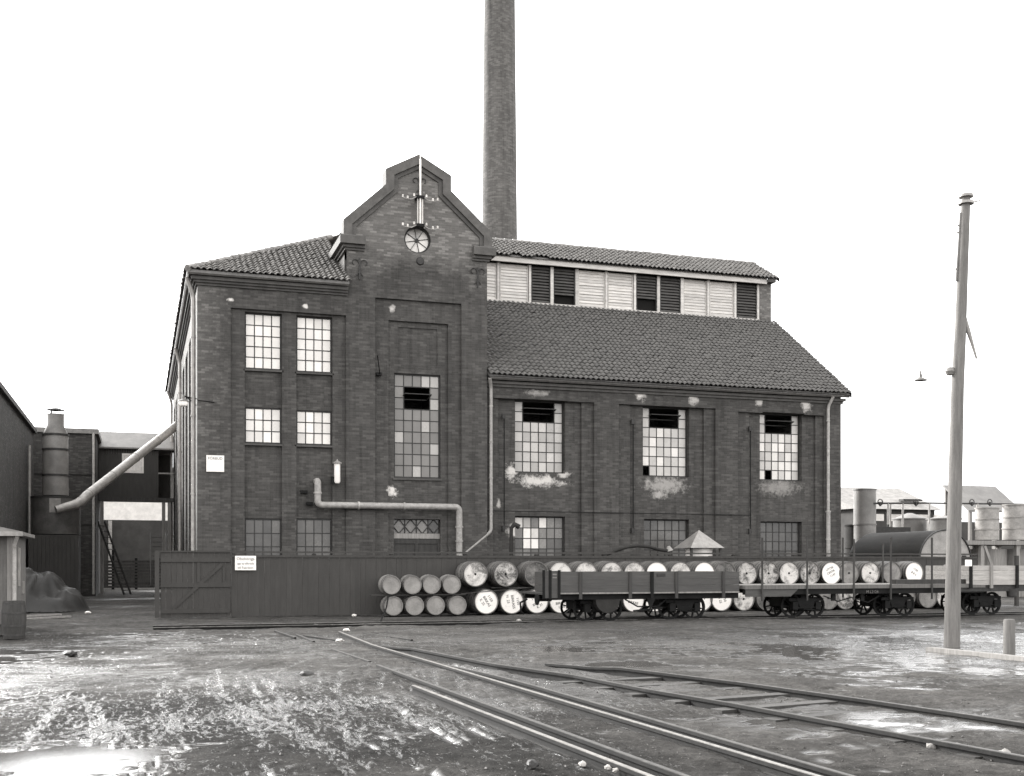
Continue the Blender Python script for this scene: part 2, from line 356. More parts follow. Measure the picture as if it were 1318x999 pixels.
def window(X0, X1, Z0, Z1, Y, cols, rows, mats, parent, skip=(), vent=None, sill=True, fr=.05, mu=.032, name='window', ax='y', dead=()):
    """iron glazing grid; panes are separate sheets; ax 'y' faces -Y, ax 'x' faces -X"""
    def T(u, y, z): return (u, y, z) if ax == 'y' else (y, u, z)
    mb = MB()
    def bx(a, b, y0, y1, c, d):
        p, q = T(a, y0, c), T(b, y1, d)
        mb.box(min(p[0], q[0]), max(p[0], q[0]), min(p[1], q[1]), max(p[1], q[1]), min(p[2], q[2]), max(p[2], q[2]))
    bx(X0, X0 + fr, Y - .03, Y + .05, Z0, Z1); bx(X1 - fr, X1, Y - .03, Y + .05, Z0, Z1)
    bx(X0 + fr, X1 - fr, Y - .03, Y + .05, Z0, Z0 + fr); bx(X0 + fr, X1 - fr, Y - .03, Y + .05, Z1 - fr, Z1)
    ix0, ix1, iz0, iz1 = X0 + fr, X1 - fr, Z0 + fr, Z1 - fr
    pw, ph = (ix1 - ix0) / cols, (iz1 - iz0) / rows
    def invent(c, r): return vent and vent[0] <= c < vent[1] and vent[2] <= r < vent[3]      # rows from the top
    for c in range(1, cols):
        for r in range(rows):
            if invent(c - 1, r) and invent(c, r): continue
            bx(ix0 + c*pw - mu/2, ix0 + c*pw + mu/2, Y - .015, Y + .025, iz1 - (r+1)*ph, iz1 - r*ph)
    for r in range(1, rows):
        for c in range(cols):
            if invent(c, r - 1) and invent(c, r): continue
            bx(ix0 + c*pw, ix0 + (c+1)*pw, Y - .012, Y + .022, iz1 - r*ph - mu/2, iz1 - r*ph + mu/2)
    o0 = Vector(T((X0 + X1)/2, Y, Z0)); local(mb, o0)
    W = mb.build(name, M['steelframe'], parent, o0)
    pmb = MB(); h, k = pw/2 - mu/4, ph/2 - mu/4
    p, q = T(-h, -.004, -k), T(h, .004, k); pmb.box(min(p[0],q[0]), max(p[0],q[0]), min(p[1],q[1]), max(p[1],q[1]), -k, k)
    mes = [pmb.mesh('pane', M[m]) for m in mats]
    for r in range(rows):
        for c in range(cols):
            if invent(c, r) or (c, r) in dead: continue
            wm = random.choice(mes)
            if skip and (c, r) in skip: wm = skip[(c, r)]
            P = link('pane', wm if not isinstance(wm, str) else pmb.mesh('pane', M[wm]), W, Vector(T(ix0 + (c+.5)*pw, Y + random.uniform(0, .004), iz1 - (r+.5)*ph)) - o0)
            a = random.uniform(-.006, .006)
            P.rotation_euler = (a, 0, random.uniform(-.006, .006))
    if vent and ax == 'y':
        a, b = ix0 + vent[0]*pw, ix0 + vent[1]*pw; zt, zb = iz1 - vent[2]*ph, iz1 - vent[3]*ph
        s = MB(); zm = zb + (zt - zb) * .62; L = (zt - zb) * .5
        s.bar((a, Y - L*.55, zm + .03), (b, Y - L*.55, zm + .03), .04, .03); s.bar((a, Y + L, zm - .09), (b, Y + L, zm - .09), .04, .03)
        s.bar((a, Y - L*.55, zm + .03), (a, Y + L, zm - .09), .04, .03); s.bar((b, Y - L*.55, zm + .03), (b, Y + L, zm - .09), .04, .03)
        V = local(s, o0).build('vent_sash', M['steelframe'], W)
    if sill:
        s = MB(); s.box(X0 - .05, X1 + .05, Y - .16, Y - .03, Z0 - .07, Z0 - .01); local(s, o0).build('sill', M['cornice'], W)
    return W

XG, XE = 4.95, 10.0           # gable bay edges
ZC = 12.2
# left bay
wl = [(315, 363, 401, 474), (381.5, 428, 405.5, 478), (315, 363, 523, 570), (381.5, 428, 527, 572), (315, 363, 667, 740), (381.5, 428, 667, 740)]
rects = [rc(297, 445.5, 396, None, .1, 0)]
rects += [rc(315, 363, 401, None, .2, .1), rc(381.5, 428, 405.5, None, .2, .1)]
wr = [rc(a, b, c, d, .7, .1) for a, b, c, d in wl]
relief('facade_wall', 0, XG, 0, 11.3, rects + wr, M['brick'], B, lambda u, v, d: (u, d, v))
for k, (r, (cl, rw, gm)) in enumerate(zip(wr, [(4, 5, ['glass_white']), (4, 5, ['glass_white']), (4, 3, ['glass_white', 'glass_light']), (4, 3, ['glass_light', 'glass_white']), (4, 4, ['glass_dark', 'glass_dark', 'glass_dim']), (4, 4, ['glass_dim'])])):
    window(r[0], r[1], r[2], r[3], .26, cl, rw, gm, B)
# gable bay
wg = rc(507, 567, 480, 615, 3., .2); dg = rc(507, 567, 668, None, .6, .2)
relief('facade_wall', XG, XE, 0, ZC, [rc(483, 594, 383, None, .1, 0), rc(500, 577, 412, None, .2, .1), rc(513, 563, 421, 468, .24, .2), wg, dg], M['brick'], B, lambda u, v, d: (u, d, v))
window(wg[0], wg[1], wg[2], wg[3], .3, 5, 9, ['glass_tall', 'glass_tall', 'glass_tall', 'glass_mid'], B, vent=(1, 4, 1, 3))
# yard door with diamond-barred fanlight
dz = dg[3]; DO = MB(); x0, x1 = dg[0], dg[1]; yd = .34; o0 = Vector(((x0+x1)/2, yd, 0))
for a, b in ((x0, x0+.08), ((x0+x1)/2-.05, (x0+x1)/2+.05), (x1-.08, x1)): DO.box(a, b, yd-.03, yd+.05, 0, dz-.68)
for z in (0, .9, dz-.86): DO.box(x0+.08, x1-.08, yd-.025, yd+.045, z, z+.16)
DO.box(x0+.08, x1-.08, yd+.01, yd+.03, .1, dz-.7)
local(DO, o0); DOo = DO.build('door', M['darkwood'], B, o0)
t = MB(); t.box(x0, x1, yd-.03, yd+.04, dz-.68, dz-.5); local(t, o0).build('transom_board', M['greywood'], DOo)
t = MB(); zt0, zt1 = dz-.5, dz; n = 4; ww = (x1-x0)/n
for k in range(n):
    a, b, m_ = x0+k*ww, x0+(k+1)*ww, x0+(k+.5)*ww
    for p, q in (((a, zt0+.25), (m_, zt1)), ((m_, zt1), (b, zt0+.25)), ((a, zt0+.25), (m_, zt0)), ((m_, zt0), (b, zt0+.25))):
        t.bar((p[0], yd, p[1]), (q[0], yd, q[1]), .03, .025, (0, 1, 0))
    if k: t.bar((a, yd, zt0), (a, yd, zt1), .03, .03)
local(t, o0).build('fanlight_bars', M['steelframe'], DOo)
for k in range(n):
    t = MB(); t.box(x0+k*ww+.016, x0+(k+1)*ww-.016, yd+.03, yd+.036, zt0+.01, zt1-.02); local(t, o0).build('pane', M['glass_grey' if k < 3 else 'glass_dark'], DOo)

# gable wall with round window
XM = 7.47; OUT = [(-2.6, 12.9), (-2.6, 13.42), (-1.13, 14.77), (-1.13, 15.3), (0, 15.9), (1.13, 15.3), (1.13, 14.77), (2.64, 13.42), (2.64, 12.9)]
RWX, RWZ, RWR = xY(537.5, 0), zY(537.5, 308.5, 0), .48
def offset(poly, d):          # open polyline, inward = right of travel
    out = []
    for k, p in enumerate(poly):
        p = Vector(p)
        def nr(a, b): q = (Vector(b) - Vector(a)).normalized(); return Vector((q.y, -q.x))
        if k == 0: m = nr(poly[0], poly[1])
        elif k == len(poly) - 1: m = nr(poly[-2], poly[-1])
        else: a, b = nr(poly[k-1], poly[k]), nr(poly[k], poly[k+1]); m = (a + b) / (1 + a.dot(b))
        out.append(p + m * d)
    return out
bm = bmesh.new()
outl = [(XM + p.x, p.y) for p in offset(OUT, .06)]
outl = [(XG, ZC), (XG, 12.9)] + outl[1:-1] + [(XE, 12.9), (XE, ZC)]
def loop(pts, y): 
    v = [bm.verts.new((p[0], y, p[1])) for p in pts]; return v, [bm.edges.new((v[k], v[(k+1) % len(v)])) for k in range(len(v))]
v1, e1 = loop(outl, 0.)
circ = [(RWX + RWR*math.cos(a), RWZ + RWR*math.sin(a)) for a in [2*math.pi*k/40 for k in range(40)]]
v2, e2 = loop(circ, 0.)
bmesh.ops.triangle_fill(bm, use_beauty=True, edges=e1 + e2)
v3 = [bm.verts.new((p[0], .3, p[1])) for p in circ]
for k in range(40): bm.faces.new((v2[k], v2[(k+1)%40], v3[(k+1)%40], v3[k]))
bm.faces.new([bm.verts.new((p[0], .42, p[1])) for p in outl])
vb = bm.verts[:] ; bm.verts.ensure_lookup_table()
me = bpy.data.meshes.new('gable_wall'); bm.to_mesh(me); bm.free(); me.materials.append(M['brick']); link('gable_wall', me, B)
def strip(o1, o2, y0, y1, name, mat):
    mb = MB(); a, b = offset(OUT, o1), offset(OUT, o2)
    for k in range(len(OUT) - 1):
        q = [a[k], a[k+1], b[k+1], b[k]]
        mb.prism([(XM + p.x, y0, p.y) for p in q], (0, y1 - y0, 0))
    return mb.build(name, mat, B)
strip(-.04, .26, -.13, .46, 'gable_coping', M['coping'])
strip(.262, .40, -.06, .1, 'gable_moulding', M['cornice'])
# round window
mb = MB(); o0 = Vector((RWX, .14, RWZ))
mb.lathe([(RWR-.005, -.05), (RWR-.005, .1), (RWR-.06, .1), (RWR-.06, -.05), (RWR-.005, -.05)], 40, ax='y')
for k in range(8): a = math.pi*k/4 + .2; mb.bar((0, 0, 0), (math.cos(a)*(RWR-.05), 0, math.sin(a)*(RWR-.05)), .016, .03, (0,1,0))
mb.lathe([(.001, -.03), (.07, -.03), (.07, .02)], 12, ax='y')
RW = mb.build('round_window', M['steelframe'], B, o0)
for k in range(8):
    a0, a1 = math.pi*k/4 + .2, math.pi*(k+1)/4 + .2
    arc = [a0 + (a1-a0)*j/5 for j in range(6)]
    p = MB(); p.prism([(0, .02, 0)] + [(math.cos(a)*(RWR-.055), .02, math.sin(a)*(RWR-.055)) for a in arc], (0, .006, 0))
    P = p.build('pane', M['glass_light' if k not in (1, 2) else 'glass_mid'], RW)
    P.rotation_euler = (random.uniform(-.008, .008), 0, 0)
# corbelled shoulders of the gable
cp = [(0, 12.42), (.07, 12.42), (.07, 12.5), (.14, 12.5), (.14, 12.6), (.26, 12.6), (.26, 12.86), (.24, 12.9), (0, 12.9)]
mb = MB(); mb.sweep(cp, [(XG, 2.6), (XG, 0), (XG + .62, 0)]); mb.build('gable_shoulder', M['coping'], B)
mb = MB(); mb.sweep(cp, [(XE - .55, 0), (XE, 0), (XE, 2.6)]); mb.build('gable_shoulder', M['coping'], B)
for a, b, c, d in ((XG, XG+.3, 5, 11), (XE-.3, XE, 8, 8)): mb = MB(); mb.box(a, b, .42, c, d, 13.3); mb.build('gable_side_wall', M['brick'], B)
# wall anchors
def anchor(px, py, s=1.):
    p = atY(px, py, -.03); mb = MB()
    mb.bar((0, 0, -.42*s), (0, 0, .3*s), .05, .03, (0,1,0))
    for sx in (-1, 1):
        pts = [(sx*.0, 0, .12*s)] + [(sx*(.15 + .11*math.cos(a))*s, 0, (.16 + .10*math.sin(a))*s) for a in [math.pi*(1 - k/6*1.4) for k in range(7)]]
        mb.tube(pts, .015, 6); mb.tube([(0, 0, -.15*s), (sx*.12*s, 0, -.3*s)], .015, 6)
    mb.build('wall_anchor', M['iron'], B, p)
anchor(540, 238, .9); anchor(463, 344); anchor(615, 355)
mb = MB(); p = atY(541, 336, -.02); mb.lathe([(.001, -.03), (.12, -.03), (.15, .02)], 16, ax='y'); mb.build('anchor_plate', M['iron'], B, p)

# side wall towards the yard
def frs(u, v, d): return (d, u, v)
bays = [(1.2 + 3.35*k, 1.2 + 3.35*k + 2.3) for k in range(8)]
rects = []; wins = []
for a, b in bays:
    rects += [(a, b, 0, 10.1, .22)]
    for z0, z1 in ((7.9, 9.9), (5.4, 6.7), (.9, 2.7)): wins.append((a + .45, b - .45, z0, z1, .7))
relief('side_wall', 0, 28, 0, 11.3, rects + wins, M['brick'], B, frs)
for r in wins: window(r[0], r[1], r[2], r[3], .34, 4, 3, ['glass_light', 'glass_mid'], B, sill=False, ax='x')
mb = MB(); mb.face([(0, 28, 0), (XE, 28, 0), (XE, 28, 11.3), (0, 28, 11.3)]); mb.face([(XE, YW, 8), (XE, 28, 8), (XE, 28, 14.1), (XE, YW, 12.4)]); mb.face([(XE, YW, 0), (XE, 28, 0), (XE, 28, 8.2), (XE, YW, 8.2)]); mb.build('rear_wall', M['brick'], B)
# cornice and gutter of the head block
mb = MB(); mb.sweep([(0, 10.84), (.06, 10.84), (.06, 10.92), (.13, 10.92), (.13, 11.0), (.2, 11.0), (.2, 11.12), (0, 11.12)], [(0, 28), (0, 0), (XG + .02, 0)]); mb.build('cornice', M['cornice'], B)
mb = MB(); mb.sweep([(.19, 11.14), (.29, 11.12), (.34, 11.17), (.34, 11.26), (.31, 11.26), (.3, 11.19), (.19, 11.2)], [(0, 28), (0, 0), (XG + .04, 0)]); mb.build('gutter', M['gutter'], B)

# wing
Y1, Y2 = YW + .1, YW + .2
pan = [(634.5, 765, 512, 641, 748.5), (796.6, 921, 520, 811, 906), (950, 1061, 530, 964, 1049.5)]
rects = []
for a, b, t_, c, d in pan: rects += [rc(a, b, t_, None, .1, YW), rc(c, d, t_ + 1.5, None, .2, Y1)]
ww_ = [(663, 727.5, 514, 608), (827.5, 887, 522.5, 613), (978, 1032, 531, 618)]
bb_ = [(663, 727.5, 664, 735), (829, 887, 668, 735), (979, 1032, 671, 735)]
wr = [rc(a, b, c, d, 3., Y2) for a, b, c, d in ww_]; br_ = [rc(a, b, c, d, .6, Y2) for a, b, c, d in bb_]
XR = 24.8
relief('wing_wall', XE, XR, 0, 8.35, rects + wr + br_, M['brick'], B, lambda u, v, d: (u, YW + d, v))
for k, r in enumerate(wr):
    window(r[0], r[1], r[2], r[3], YW + .42, 6, 7, [['glass_mid', 'glass_wing', 'glass_wing'], ['glass_wing', 'glass_wing', 'glass_light'], ['glass_wing', 'glass_light']][k], B, vent=(1, 5, 0, 2), dead=[(), ((0, 6),), ((1, 6),)][k])
for k, r in enumerate(br_):
    sk = {(1, 2): 'glass_white', (2, 2): 'glass_white', (1, 1): 'glass_white', (2, 1): 'glass_light', (0, 0): 'glass_light', (1, 0): 'glass_mid', (3, 0): 'glass_light'} if k == 0 else {}  # bright reflections in this window set as pale pane colours
    window(r[0], r[1], r[2], r[3], YW + .38, 6, 5, [['glass_grey', 'glass_dim', 'glass_grey'], ['glass_dim', 'glass_dark'], ['glass_dark']][k], B, skip=sk)
mb = MB(); mb.sweep([(0, 8.0), (.06, 8.0), (.06, 8.1), (.14, 8.1), (.14, 8.2), (0, 8.2)], [(XE + .02, YW), (XR, YW), (XR, 6)]); mb.build('cornice', M['cornice'], B)
mb = MB(); mb.sweep([(.13, 8.26), (.26, 8.22), (.33, 8.28), (.33, 8.38), (.3, 8.38), (.29, 8.31), (.13, 8.31)], [(XE + .05, YW), (XR + .2, YW)]); mb.build('gutter', M['gutter'], B)
# end wall, rear wall of the wing
YC, YR, ZR = 5.5, 7.2, 15.22
mb = MB(); pe = [(YW, 0), (YW, 8.3), (YC, 12.2), (YC, 14.0), (YR, ZR - .1), (2*YR - YC, 14.0), (2*YR - YC, 12.2), (2*YR - YW, 8.3), (2*YR - YW, 0)]
mb.face([(XR, y, z) for y, z in pe]); mb.face([(XE, 2*YR - YW, 0), (XR, 2*YR - YW, 0), (XR, 2*YR - YW, 8.3), (XE, 2*YR - YW, 8.3)])
mb.face([(XE, 2*YR - YC, 12), (XR, 2*YR - YC, 12), (XR, 2*YR - YC, 14.1), (XE, 2*YR - YC, 14.1)])
mb.build('end_wall', M['brick'], B)
# louvred monitor
ZB, ZT = 12.42, 14.05
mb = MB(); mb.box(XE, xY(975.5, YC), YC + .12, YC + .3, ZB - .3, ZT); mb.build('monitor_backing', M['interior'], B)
mb = MB(); mb.box(xY(976.5, YC), XR, YC - .06, YC + .6, ZB - .4, ZT + .02); mb.build('monitor_pier', M['brick'], B)
mb = MB(); mb.box(XE, xY(976, YC), YC - .1, YC + .1, ZB - .12, ZB); mb.build('monitor_sill', M['whitewood'], B)
mb = MB(); mb.box(XE, XR - .35, YC - .3, YC - .22, ZT - .1, ZT + .14); mb.box(XE, XR, YC - .22, YC + .1, ZT + .03, ZT + .1); mb.build('fascia_board', M['whitewood'], B)
posts = [641, 681.7, 710, 742, 780, 816.7, 847, 877.4, 911, 945.7, 975.5]
kinds = 'LLDDLLDDLLD'
edges = [612] + posts
for k in range(len(posts)):
    xa, xb = xY(edges[k], YC), xY(edges[k+1], YC)
    mb = MB(); pwid = .1 if kinds[k] == 'L' else .13
    mb.box(xb - pwid/2, xb + pwid/2, YC - .06, YC + .1, ZB, ZT - .1); p0 = Vector((xb, YC, ZB)); local(mb, p0); mb.build('monitor_post', M['whitewood'], B, p0)
    L_ = kinds[k] == 'L'; a, b = xa + .08, xb - .08; zb, zt = ZB + .02, ZT - .12
    fm = MB(); fm.box(a, a + .03, YC - .03, YC + .08, zb, zt); fm.box(b - .03, b, YC - .03, YC + .08, zb, zt); fm.box(a + .03, b - .03, YC + .04, YC + .08, zt - .03, zt); p0 = Vector((a, YC, zb)); local(fm, p0)
    fo = fm.build('louvre_panel', M['whitewood'] if L_ else M['steelframe'], B, p0)
    n = 12; ph = (zt - zb)/n; gap = {3: 3, 6: 4}.get(k, 0)
    sm_ = MB()
    if L_: sm_.bar((.03, .02, 0), (b - a - .03, .02, 0), .03, ph*.98, (0, .25, 1))
    else: sm_.bar((.03, .02, 0), (b - a - .03, .02, 0), .025, ph*.95, (0, .75, 1))
    me = sm_.mesh('slat', M['whitewood'] if L_ else M['cornice'])
    for j in range(n):
        if j < gap and (j or True): continue
        s_ = link('slat', me, fo, (0, random.uniform(-.006, .006), (j + .5)*ph)); s_.rotation_euler.x = random.uniform(-.05, .05)

# ---- roofs
TW, TL = .2, .27
def tile_geo():
    us = [0, .1, .22, .36, .5, .64, .82, 1.0]; hs = [.010, -.012, -.016, .0, .034, .046, .034, .010]
    V = []; Fc = []
    for u, h in zip(us, hs): V.append((u*TW, -.03, h + .048))
    for u, h in zip(us, hs): V.append((u*TW, TL + .03, h - .002))
    for u, h in zip(us, hs): V.append((u*TW, -.03, h + .03))
    n = len(us)
    for k in range(n - 1): Fc.append((k, k+1, n+k+1, n+k)); Fc.append((2*n+k, 2*n+k+1, k+1, k))
    return np.array(V), Fc
TV, TF = tile_geo()
tme = {}
for m in ('tile', 'tile_wing'):
    me = bpy.data.meshes.new('tile'); me.from_pydata(TV.tolist(), [], TF); me.materials.append(M[m])
    me.polygons.foreach_set('use_smooth', [True, False] * (len(TF)//2)); tme[m] = me
def roof_plane(roof, O, U, V, umax, vmax, inside, mat, single=lambda u, v: False, missing=lambda u, v: False):
    O, U, V = Vector(O), Vector(U).normalized(), Vector(V).normalized(); Nn = U.cross(V)
    nu, nv = int(umax/TW), int(vmax/TL) + 1; bv, bf = [], []; cnt = 0
    for j in range(nv):
        for i in range(nu + 1):
            u, v = i*TW, j*TL
            if not inside(u + TW/2, v + TL/2) or missing(u, v): continue
            p = O + U*(u + random.uniform(-.008, .008)) + V*(v + random.gauss(0, .012) - (.07 if random.random() < .008 else 0)) + Nn*(.02 + random.uniform(0, .012))
            ang = random.gauss(0, .028)
            Uu = U*math.cos(ang) + V*math.sin(ang); Vv = V*math.cos(ang) - U*math.sin(ang)
            Mx = Matrix(((Uu.x, Vv.x, Nn.x, p.x), (Uu.y, Vv.y, Nn.y, p.y), (Uu.z, Vv.z, Nn.z, p.z), (0, 0, 0, 1)))
            if single(u, v): o = link('tile', tme[mat], roof); o.matrix_basis = Mx; cnt += 1
            else:
                A = np.array(Mx); b = len(bv); bv.extend((TV @ A[:3, :3].T + A[:3, 3]).tolist()); bf.extend([tuple(q + b for q in f_) for f_ in TF])
    if bv:
        me = bpy.data.meshes.new('tile_courses'); me.from_pydata(bv, [], bf); me.materials.append(M[mat])
        me.polygons.foreach_set('use_smooth', [True, False] * (len(bf)//2)); link('tile_courses', me, roof, kind='stuff')
    return cnt
SL = .54; ov = .34; zE = 11.25
vl = math.hypot(1, SL)
mb = MB(); zt = zE + (7.5 + ov)*SL
def zl(d): return zE + d*SL - .02
A_, Bq, Cq, Dq = (-ov, -ov, zE-.02), (-ov, 28+ov, zE-.02), (7.5, 20.5, zl(7.84)), (7.5, 7.5, zl(7.84))
mb.face([A_, Bq, Cq, Dq]); mb.face([A_, Dq, (7.5, 5, zl(5.34)), (XG, 5, zl(5.34)), (XG, -ov, zE-.02)][:1] + [(XG+.05, -ov, zE-.02), (XG+.05, XG+.05, zl(XG+.05+ov))])
mb.face([Dq, Cq, (XE, 23, zl(5.34)), (XE, 5, zl(5.34))]); mb.face([Bq, (XE, 28+ov, zE-.02), (XE, 23, zl(5.34)), Cq])
mb.face([(XG - .05, .4, 13.3), (XM, .4, 15.62), (XM, 8, 15.62), (XG - .05, 8, 13.3)]); mb.face([(XE + .05, .4, 13.3), (XM, .4, 15.62), (XM, 8, 15.62), (XE + .05, 8, 13.3)])
HR = mb.build('roof', M['tile'], B)
c1 = roof_plane(HR, (-ov, -ov - .04, zE), (1, 0, 0), (0, 1, SL), XG + ov + .05, 6.2, lambda u, v: u > v/vl - .02 and u < XG + ov + .1, 'tile', single=lambda u, v: True)
roof_plane(HR, (-ov - .04, 28 + ov, zE), (0, -1, 0), (1, 0, SL), 28 + 2*ov, 7.7*vl, lambda u, v: u > v/vl and (28 + 2*ov - u) > v/vl - .02, 'tile')
rt = MB(); rt.tube([(0, 0, 0), (0, .4, 0)], [.12, .10], 8); rme = rt.mesh('ridge_tile', M['tile'])
def ridge(roof, p0, p1, jit=.01):
    p0, p1 = Vector(p0), Vector(p1); d = p1 - p0; n = int(d.length/.37); q = d.normalized().to_track_quat('Y', 'Z')
    for k in range(n):
        o = link('ridge_tile', rme, roof, p0 + d*(k/n) + Vector((random.uniform(-jit, jit), random.uniform(-jit, jit), random.uniform(-jit, jit)))); o.rotation_mode = 'QUATERNION'; o.rotation_quaternion = q
ridge(HR, (-ov, -ov, zE + .03), (XG + .3, XG + .3, zl(XG + .3 + ov) + .06))
SW = .695
def zw(y): return 8.33 + (y + .22)*SW
mb = MB(); xr = XR + .2
mb.face([(XE, -.22, 8.31), (xr, -.22, 8.31), (xr, YC, zw(YC)-.02), (XE, YC, zw(YC)-.02)])
mb.face([(XE, 2*YR+.22, 8.31), (xr, 2*YR+.22, 8.31), (xr, 2*YR-YC, zw(YC)-.02), (XE, 2*YR-YC, zw(YC)-.02)])
WR = mb.build('roof', M['tile_wing'], B); vw = math.hypot(1, SW); left = 295 - c1
c2 = roof_plane(WR, (XE + .02, -.28, 8.36), (1, 0, 0), (0, 1, SW), xr - XE, 5.6*vw, lambda u, v: u < xr - XE, 'tile_wing', single=lambda u, v: v < TL*(left//75) - .01)
mb = MB(); mb.face([(XR, -.22, 8.3), (xr, -.22, 8.3), (xr, YC, zw(YC)-.03), (XR, YC, zw(YC)-.03)]); mb.prism([(xr, -.25, 8.2), (xr, -.25, 8.4), (xr, YC, zw(YC)+.02), (xr, YC, zw(YC)-.16)], (.03, 0, 0)); mb.build('verge_board', M['cornice'], B)
SM = .56; zm0 = ZT + .12; y0 = YC - .38
def zmn(y): return zm0 + (y - y0)*SM
mb = MB(); mb.face([(XE-1.6, y0, zm0-.02), (xr, y0, zm0-.02), (xr, YR, zmn(YR)-.02), (XE-1.6, YR, zmn(YR)-.02)]); mb.face([(XE-1.6, 2*YR-y0, zm0-.02), (xr, 2*YR-y0, zm0-.02), (xr, YR, zmn(YR)-.02), (XE-1.6, YR, zmn(YR)-.02)])
MR = mb.build('roof', M['tile_wing'], B)
xg0 = xY(655, y0) - (XE - 1.6); xg1 = xY(706, y0) - (XE - 1.6)
roof_plane(MR, (XE - 1.6, y0 - .03, zm0), (1, 0, 0), (0, 1, SM), xr - XE + 1.6, (YR - y0)*math.hypot(1, SM) - .1, lambda u, v: u < xr - XE + 1.6, 'tile', missing=lambda u, v: v < .1 and (xg0 < u < xg0 + .5 or xg0 + 1.0 < u < xg1))
ridge(MR, (XE - 1.6, YR, zmn(YR) + .03), (xr, YR, zmn(YR) + .03))
mb = MB(); mb.prism([(xr, y0, zm0 - .1), (xr, y0, zm0 + .05), (xr, YR, zmn(YR) + .05), (xr, YR, zmn(YR) - .1)], (.03, 0, 0)); mb.box(XR - .35, XR + .05, y0, YC + .4, ZT - .02, ZT + .1); mb.build('verge_board', M['cornice'], B)

# ---- pipes on the walls (parts of the building)
def pipe(name, pts, r, mat, parent=B, n=12, collars=()):
    mb = MB(); mb.tube(pts, r, n)
    o = mb.build(name, mat, parent)
    for c, d in collars:
        c = Vector(c); d = Vector(d).normalized(); k = MB(); k.tube([c - d*.03, c + d*.03], r*1.22, n); k.build('collar', mat, o)
    return o
def arc(p, a, b, r, n=5):     # rounded corner at p between directions to a and b
    p, a, b = Vector(p), Vector(a), Vector(b); da, db = (a - p).normalized(), (b - p).normalized(); out = []
    for k in range(n + 1):
        t = k/n; out.append(p + da*r*(1-t)**2 + db*r*t**2)
    return out
def bent(pts, r):
    o = [Vector(pts[0])]
    for k in range(1, len(pts)-1): o += arc(pts[k], pts[k-1], pts[k+1], r)
    return o + [Vector(pts[-1])]
yd_ = -.14
a0, a1, a2, a3 = atY(405, 617, .2), atY(409, 619, yd_), atY(413, 650, yd_), atY(591, 655, yd_); a4 = atY(591, 720, yd_)
a2.x = a1.x; a3.z = a2.z; a4.x = a3.x
pipe('steam_duct', bent([(a1.x, .2, a1.z), a1, a2, a3, a4], .17), .115, M['zincpale'], collars=[((a1.x, yd_, (a1.z + a2.z)/2), (0,0,1)), ((a2.x + 1.4, yd_, a2.z), (1,0,0)), ((a2.x + 3, yd_, a2.z), (1,0,0)), ((a3.x, yd_, a3.z - .7), (0,0,1)), ((a3.x, yd_, a3.z - 1.2), (0,0,1))])
def downpipe(pts, r, mat): return pipe('downpipe', bent(pts, .12), r, mat, collars=[((pts[2][0], pts[2][1], pts[2][2] + (pts[1+0][2] - pts[2][2])*f), (0,0,1)) for f in (.12, .37, .62, .87)] if abs(pts[1][0] - pts[2][0]) < .02 else [])
yp = YW - .1; x = xY(632, yp)
downpipe([(x - .1, YW - .3, 8.24), (x, yp, 7.95), (x, yp, zY(632, 684, yp)), (xY(598, yp), yp, zY(598, 712, yp))], .06, M['zincpale'])
x = xY(1066, yp)
downpipe([(x + .1, YW - .3, 8.24), (x, yp, 7.85), (x, yp, 3.6)], .06, M['zincpale'])
pipe('downpipe_foot', [(x, yp, 3.7), (x, yp, 0)], .085, M['zincpale'], collars=[((x, yp, 3.7), (0,0,1)), ((x, yp, 2.6), (0,0,1)), ((x, yp, 2), (0,0,1))])
for Y in (.25, 13.3, 26.6):
    downpipe([(-.32, Y - .1, 11.12), (-.12, Y, 10.5), (-.12, Y, .1)], .075, M['zinc'])
pipe('conduit', [(xY(594, YW-.03), YW - .03, zY(600, 657, YW-.03)), (xY(967, YW-.03), YW - .03, zY(600, 657, YW-.03) - .02)], .014, M['black'], n=6)  # dark rod put along the string course's shadow line
for (px, pt, pb) in ((649, 536, 680), (815, 543, 683), (966, 552, 684)):
    p, q = atY(px, pt, Y1 - .03), atY(px, pb, Y1 - .03); q.x = p.x
    c = pipe('conduit', [p, q], .02, M['black'], n=6)
    for e in (p, q): k = MB(); k.box(e.x - .09, e.x + .02, Y1 - .1, Y1 + .02, e.z - .09, e.z + .09); k.build('junction_box', M['iron'], c)
p = atY(488, 470, .0); mb = MB(); mb.tube([p + Vector((-.12, -.3, .28)), p + Vector((0, -.1, -.3)), p + Vector((0, .1, -.3))], .018, 6); mb.box(p.x - .1, p.x + .08, -.06, .1, p.z - .36, p.z - .26); mb.build('wall_hook', M['black'], B)
for px, py in ((391, 633), (398, 648)): 
    mb = MB(); p = atY(px, py, .1); mb.box(p.x-.1, p.x+.12, .06, .2, p.z-.05, p.z+.05); mb.build('wall_bracket', M['black'], B)

# ------------------------------------------------------------------ chimney
pc = atY(643, 308, 22); CHX, CHY = pc.x, 22
M['brick_chimney'] = brick_mat('chimney_brick', .105, round_o=(CHX, CHY), rowh=.09)
def chr_(z): return 1.02 - (z - 17)*.0095
CH = thing('factory_chimney', 'tall tapering round brick smokestack rising behind the factory roof', 'chimney', (CHX, CHY, 0))
mb = MB(); mb.lathe([(chr_(z), z) for z in (0, 8, 16, 24, 32, 40)], 40); mb.build('shaft', M['brick_chimney'], CH)
mb = MB(); mb.lathe([(chr_(40), 39.4), (chr_(40)+.12, 39.6), (chr_(40)+.12, 40.3), (chr_(40)-.3, 40.3), (chr_(40)-.3, 39)], 40); mb.build('crown', M['brick_chimney'], CH)
